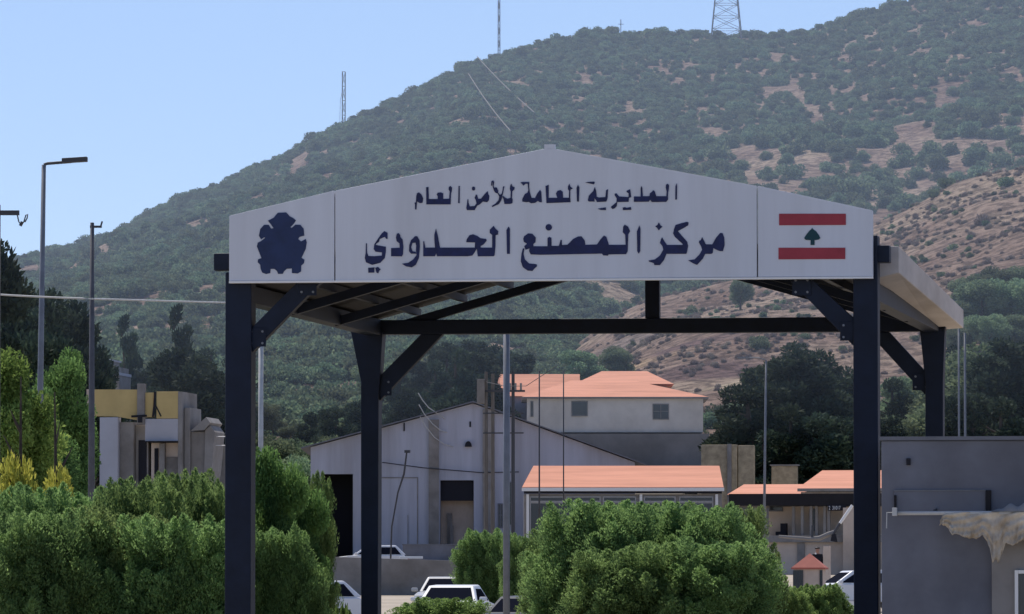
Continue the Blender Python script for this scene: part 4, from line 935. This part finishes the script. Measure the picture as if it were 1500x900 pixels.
MB().tube([(fx(195), -.2, fy(611)), (fx(218), -.2, fy(610))], .05, 6).box(fx(205), fx(211), -.25, -.17, fy(620), fy(609)).build('light_bracket', M_dark, yb)
MB().tube([(fx(229), -.03, fy(575)), (fx(228), -.03, fy(596)), (fx(226), -.03, fy(612))], .05, 6).tube([(fx(230), -.03, fy(595)), (fx(238), -.03, fy(611))], .03, 5).build('hanging_wire', M_dark, yb)
MB().tube([(fx(310), 1, fy(640)), (fx(330), 1, fy(640))], .02, 5).tube([(fx(310), 1, fy(653)), (fx(330), 1, fy(653))], .02, 5).build('rail', M_trim, yb)
# small tiered building behind it
tb, fx, fy = bld('tiered_building', 140, 470, 'small tiered grey concrete building among the trees above the yellow-topped block')
B2 = lambda a, b_, y0, y1, d0, d1, nm, m: MB().box(fx(a), fx(b_), d0, d1, fy(y1), fy(y0)).build(nm, m, tb)
B2(140, 175, 551, 720, 0, 4, 'lower_storey', M_lplaster); B2(140, 176, 546.5, 550.5, -.3, 4, 'balcony_slab', M_white); B2(140, 172, 538, 546, .2, 4, 'parapet', M_concrete); B2(141, 158, 529, 537.5, .4, 4, 'upper_storey', M_lplaster); B2(140, 160, 526.5, 528.8, .2, 4.2, 'roof_slab', M_white)
window(142, 147, 531, 536, tb, fx, fy, .4, M_dark, False)
for p in np.linspace(142, 174, 14): MB().box(fx(p), fx(p + .7), -.06, -.003, fy(566), fy(552)).build('baluster', M_concrete, tb)
# tan stone garden wall and slab-roofed house
tw, fx, fy = bld('stone_wall', 1027, 440, 'tan stone wall right of the long office roof', 'wall')
MB().box(0, fx(1080), 0, .5, -1, fy(652)).build('wall_face', M_tan, tw, bevel=.05); MB().box(fx(1081), fx(1105), .1, .6, -1, fy(653)).build('wall_face', M_tan, tw, bevel=.05); MB().box(fx(1066), fx(1072), -.15, -.003, -1, fy(651)).build('buttress', M_concrete, tw)
tw2, fx, fy = bld('stone_wall', 1130, 445, 'low pale stone wall beside the thin lamp post in front of the pines', 'wall')
MB().box(0, fx(1168), 0, .5, -1, fy(683)).build('wall_face', M_tan, tw2, bevel=.05); MB().box(-.1, fx(1168) + .1, -.08, .58, fy(683) + .003, fy(681)).build('coping', M_lplaster, tw2)
sh, fx, fy = bld('slab_house', 1468, 760, 'flat slab-roofed tan house at the right picture edge among the trees', 'house')
MB().box(0, 9, -.6, 6, fy(421), fy(407)).build('roof_slab', M_tan, sh); MB().box(1, 9, 0, 5.5, -1, fy(421.3)).build('wall', M_beige, sh)

# ------------------------------------------------------------------ poles, lamps and lines
def pole(name, px, Yd, ytop, r0, r1, m, label, cat, lean=0., zb=None):
    x = wx(px, Yd); z = gz(x, Yd); h = wz(ytop, Yd) - z
    r = empty(name, (x, Yd, z)); tag(r, label, cat)
    MB().tube([(0, 0, -.2), (lean * .5, 0, h * .5), (lean, 0, h)], [r0, (r0 + r1) / 2, r1], 12).build('pole', m, r, smooth=True)
    return r, h, lean
r, h, ln = pole('street_lamp', 56, 165, 241, .10, .055, M_galv, 'tall street lamp with a flat dark head at the left against the sky', 'street lamp', .15)
r.location.x = wx(54, 165)
MB().tube([(ln, 0, h), (ln + .08, 0, h + .03), (ln + .7, 0, h + .08)], .038, 8).build('arm', M_dkpole, r)
MB().prism([(ln + .46, h + .04), (ln + 1.1, h + .08), (ln + 1.1, h + .20), (ln + .46, h + .16)], -.15, .15).build('lamp_head', M_dkpole, r, bevel=.014)
MB().box(-.12, .12, -.12, .12, -.1, .06).build('base_plate', M_galv, r)
r, h, _ = pole('utility_pole', 134, 150, 326, .1, .045, M_midpole, 'slim grey utility pole between the street lamp and the yellow-topped block', 'utility pole')
MB().box(-.05, .22, -.04, .04, h - .12, h - .07).tube([(.2, 0, h - .07), (.23, 0, h + .03)], .02, 6).build('crossarm', M_dkpole, r)
r, h, _ = pole('utility_pole', -6, 140, 300, .1, .08, M_wood, 'wooden utility pole at the left picture edge with a dark crossarm', 'utility pole')
MB().box(-.7, .48, -.06, .06, h - .22, h - .12).build('crossarm', M_dkpole, r)
MB().tube([(.44, 0, h - .22), (.47, 0, h - .36), (.52, 0, h - .42), (.58, 0, h - .36), (.62, 0, h - .22), (.66, 0, h - .20), (.65, 0, h - .28), (.6, 0, h - .37)], .014, 6).tube([(.5, 0, h - .45), (.55, 0, h - .36)], .035, 8).build('insulator_string', M_dkpole, r)
Yc = 149.7; pts = []
for t in np.linspace(0, 1, 24):
    px = -160 + t * (134 + 160); pts.append((wx(px, Yc), Yc, wz(418 + 20 * t + 6 * math.sin(t * math.pi) * .5, Yc)))
for t in np.linspace(0.05, 1, 24):
    px = 134 + t * 420; pts.append((wx(px, Yc + 60 * t), Yc + 60 * t, wz(438 + 12 * t, Yc + 60 * t)))
tag(MB().tube(pts, .022, 6).build('power_cable', M_palepole), 'pale cable strung past the street lamp and the slim utility pole', 'cable')
pole('lamp_post', 742, 140, 480, .075, .07, M_galv, 'stout grey post in front of the bushes at the middle of the gate', 'post')
pole('lamp_post', 382, 215, 505, .085, .08, M_palepole, 'pale post just right of the left gate post', 'post')
r, h, ln = pole('lamp_post', 1118, 300, 528, .075, .04, M_galv, 'tall thin grey lamp post in front of the pines right of the tiled house', 'lamp post', .14)
MB().tube([(ln, 0, h), (ln - .3, 0, h + .1), (ln - .9, 0, h + .12)], .03, 6).build('arm', M_galv, r); MB().box(ln - 1.3, ln - .8, -.08, .08, h + .07, h + .16).build('lamp_head', M_galv, r)
pole('thin_pole', 790, 330, 544, .045, .035, M_dkpole, 'thin dark pole in front of the tiled house, left of the pair', 'pole')
pole('thin_pole', 825.5, 330, 544, .035, .03, M_dkpole, 'thinner dark pole in front of the tiled house, right of the pair', 'pole')
pole('thin_pole', 1405, 240, 482, .04, .035, M_galv, 'slim grey pole directly behind the right rear gate post', 'pole')
pole('thin_pole', 1414, 240, 488, .045, .04, M_galv, 'stouter grey pole second behind the right rear gate post', 'pole')
# transformer frame on two timber poles
tf, fx, fy = bld('transformer_frame', 716, 300, 'timber two-pole electricity frame with crossarms in front of the hangar gable', 'pole frame')
for p, t_ in ((712, 545), (722, 548), (752, 545)): MB().tube([(fx(p), 0, -.2), (fx(p), 0, fy(t_))], [.1, .075], 8).build('pole', M_wood if p < 740 else M_dkpole, tf)
MB().box(fx(703), fx(770), -.12, -.06, fy(575), fy(572)).box(fx(708), fx(768), -.12, -.06, fy(607), fy(605)).box(fx(708), fx(768), -.12, -.06, fy(636), fy(634)).build('crossarm', M_dkpole, tf)
MB().box(fx(700), fx(711), -.35, -.14, fy(592), fy(556)).build('transformer_tank', M_concrete, tf, bevel=.03)
for p in (748, 756, 764): MB().tube([(fx(p), -.09, fy(572)), (fx(p), -.09, fy(562))], .05, 8).build('insulator', M_lplaster, tf)
MB().tube([(fx(712), -.1, fy(560)), (fx(760), -4, fy(571)), (fx(800), -6, fy(573)), (fx(855), -8, fy(546))], .015, 5).build('service_wire', M_dkpole, tf)
# bent lamp against the hangar
r, fx, fy = bld('street_lamp', 577, 310, 'bent thin street lamp leaning in front of the hangar wall', 'street lamp')
MB().tube([(fx(571), 0, 0), (fx(574), 0, fy(772)), (fx(583), 0, fy(722)), (fx(592), 0, fy(695)), (fx(596), 0, fy(664))], [.045, .04, .04, .05, .04], 8).build('pole', M_dkpole, r)
MB().box(fx(593), fx(601), -.1, .1, fy(664), fy(660)).build('lamp_head', M_dkpole, r)
# pale marker post behind the right gate post
r, fx, fy = bld('marker_post', 1246, 170, 'short white post at the foot of the right gate post', 'post')
MB().box(-.09, .09, -.09, .09, 0, fy(881)).build('shaft', M_trim, r, bevel=.01); MB().box(-.1, .1, -.1, .1, fy(881) + .002, fy(879)).build('cap', M_white, r)

# ------------------------------------------------------------------ near shrubs and trees
rn = np.random.default_rng(31)
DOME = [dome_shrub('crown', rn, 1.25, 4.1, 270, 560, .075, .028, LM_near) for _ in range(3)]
DTR = [trunk_mesh('trunk', rn, 3.2, .09, 6, .4, M_bark) for _ in range(3)]
DOMEO = [dome_shrub('crown', rn, 1.25, 3.9, 220, 500, .08, .034, LM_olive) for _ in range(2)]
def shrub(px, Yd, ytop, wpx, label, kind='d', group=None, name='pine_shrub', cat='shrub'):
    x = wx(px, Yd); z = gz(x, Yd) - .05; h = wz(ytop, Yd) - z; i = int(rn.integers(0, 6))
    ms = {'d': DOME, 'o': DOMEO}[kind]; nat = 4.1 if kind == 'd' else 3.9; rad = 1.25
    sx = (wpx / 2 / sc(Yd)) / rad
    return plant(name, ms[i % len(ms)], DTR[i % 3], (x, Yd, z), (sx, sx, h / nat), rn.uniform(0, 6.28), label, cat, group)
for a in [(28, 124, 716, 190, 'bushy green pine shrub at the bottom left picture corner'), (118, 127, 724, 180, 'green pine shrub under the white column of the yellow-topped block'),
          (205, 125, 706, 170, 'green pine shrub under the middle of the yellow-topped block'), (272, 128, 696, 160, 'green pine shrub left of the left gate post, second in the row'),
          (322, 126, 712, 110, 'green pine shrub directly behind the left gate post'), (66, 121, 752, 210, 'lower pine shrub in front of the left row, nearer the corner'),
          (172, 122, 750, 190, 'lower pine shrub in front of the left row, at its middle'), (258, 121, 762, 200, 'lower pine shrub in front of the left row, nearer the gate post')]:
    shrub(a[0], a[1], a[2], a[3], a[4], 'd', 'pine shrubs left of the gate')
shrub(446, 131, 700, 84, 'dark green shrub bulging right of the tall olive shrub', 'd')
shrub(400, 122, 772, 140, 'dark shrub at the foot of the tall olive shrub', 'd')
shrub(440, 122, 830, 96, 'low shrub beside the white car by the left gate post', 'd')
shrub(712, 200, 778, 84, 'shrub left of the stout grey post, before the hangar doorway', 'd')
shrub(764, 196, 785, 70, 'shrub between the stout grey post and the big hedge', 'd')
for a in [(832, 146, 768, 130, 'leftmost shrub of the big hedge before the office building'), (880, 144, 738, 190, 'tallest shrub of the big hedge before the office building'), (950, 147, 741, 190, 'shrub in the centre right of the big hedge'),
          (1020, 145, 742, 180, 'shrub right of centre in the big hedge'), (1068, 147, 748, 130, 'rightmost shrub of the big hedge before the office building'), (925, 141, 800, 190, 'lower shrub at the front of the big hedge, left one'), (1040, 141, 792, 190, 'lower shrub at the front of the big hedge, right one')]:
    shrub(a[0], a[1], a[2], a[3], a[4], 'd', 'shrubs of the big hedge')
shrub(648, 150, 878, 140, 'low olive bush in front of the parked white saloon', 'o', None, 'low_bush', 'bush')
shrub(1150, 160, 862, 80, 'low olive bush left of the kiosk', 'o', None, 'low_bush', 'bush')
shrub(1205, 162, 858, 80, 'low olive bush in front of the kiosk', 'o', None, 'low_bush', 'bush')
shrub(505, 128, 888, 26, 'small tuft of a bush beside the left rear gate post', 'o', None, 'low_bush', 'bush')
BR = [clump_crown('crown', rn, blob_clumps(rn, 60, 1.35, 3.7, 4.2, .4, .95), 85000, .13, .065, LM_bright, up=.2, shell=.05) for _ in range(2)]
BRT = [trunk_mesh('trunk', rn, 6.5, .085, 7, .3, M_bark) for _ in range(2)]
YEL = clump_crown('crown', rn, blob_clumps(rn, 12, .6, .6, 1.6, .2, .4), 5200, .09, .06, LM_yellow, up=.3, shell=.3)
BRN = clump_crown('crown', rn, blob_clumps(rn, 24, 1.6, 1.9, 2.6, .35, .7), 9000, .2, .03, LM_brown, up=.5, shell=.3)
MID = BR[1].copy(); MID.materials.clear(); MID.materials.append(LM_mid)
def bright(px, Yd, ytop, wpx, label, i=0):
    x = wx(px, Yd); z = gz(x, Yd); h = wz(ytop, Yd) - z; sx = wpx / 2 / sc(Yd) / 1.55
    plant('leafy_tree', (BR + [MID])[i], BRT[i % 2], (x, Yd, z), (sx, sx, h / 8.4), rn.uniform(0, 6), label, 'tree')
bright(4, 160, 455, 150, 'bright yellow-green tree at the left picture edge behind the pine shrubs', 0)
bright(93, 210, 486, 104, 'rounded mid-green tree between the street lamp and the slim utility pole', 2)
bright(48, 178, 545, 130, 'lower mid-green tree under the street lamp', 2)
for px, Yd, yt, lab in ((30, 132, 664, 'bright yellow flowering bush at the left behind the pine shrubs'), (84, 133, 680, 'yellow-green flowering bush right of the bright yellow one')):
    x = wx(px, Yd); z = gz(x, Yd); h = wz(yt, Yd) - z
    plant('flowering_bush', YEL, DTR[0], (x, Yd, z), (.75, .75, h / 2.35), px, lab, 'bush')
TALL = clump_crown('crown', rn, blob_clumps(rn, 46, 1.35, 2.3, 2.9, .3, .7) + [(0, 0, 1.0, .9), (.6, 0, 1.6, .8), (-.6, .2, 1.5, .8)], 60000, .12, .055, LM_mid, up=.3, shell=.05)
for px, Yd, yt, wp, lab in ((396, 127, 622, 118, 'tall loose green tree rising just right of the left gate post'), (440, 130, 668, 90, 'shorter loose green tree right of the tall one by the left gate post')):
    x = wx(px, Yd); z = gz(x, Yd); h = wz(yt, Yd) - z; sx = wp / 2 / sc(Yd) / 1.6
    plant('leafy_tree', TALL, DTR[1], (x, Yd, z), (sx, sx, h / 5.5), px, lab, 'tree')
x = wx(104, 260); z = gz(x, 260); plant('bare_bush', BRN, None, (x, 260, z), (.75, .75, (wz(562, 260) - z) / 4.9), 1., 'brown leafless bush heap left of the yellow-topped block', 'bush')

# ------------------------------------------------------------------ haze
hz = bpy.data.materials.new('haze'); hz.use_nodes = True; n = hz.node_tree.nodes; n.remove(n['Principled BSDF'])
pv = n.new('ShaderNodeVolumePrincipled'); pv.inputs['Color'].default_value = (.68, .82, 1, 1); pv.inputs['Density'].default_value = .00025; pv.inputs['Anisotropy'].default_value = 0
hz.node_tree.links.new(pv.outputs[0], n['Material Output'].inputs['Volume'])
o = MB().box(-720, 720, -80, 2640, float(ground(*np.meshgrid(xs, ys)).min()) - 1, 290).build('haze', hz); tag(o, kind='stuff')
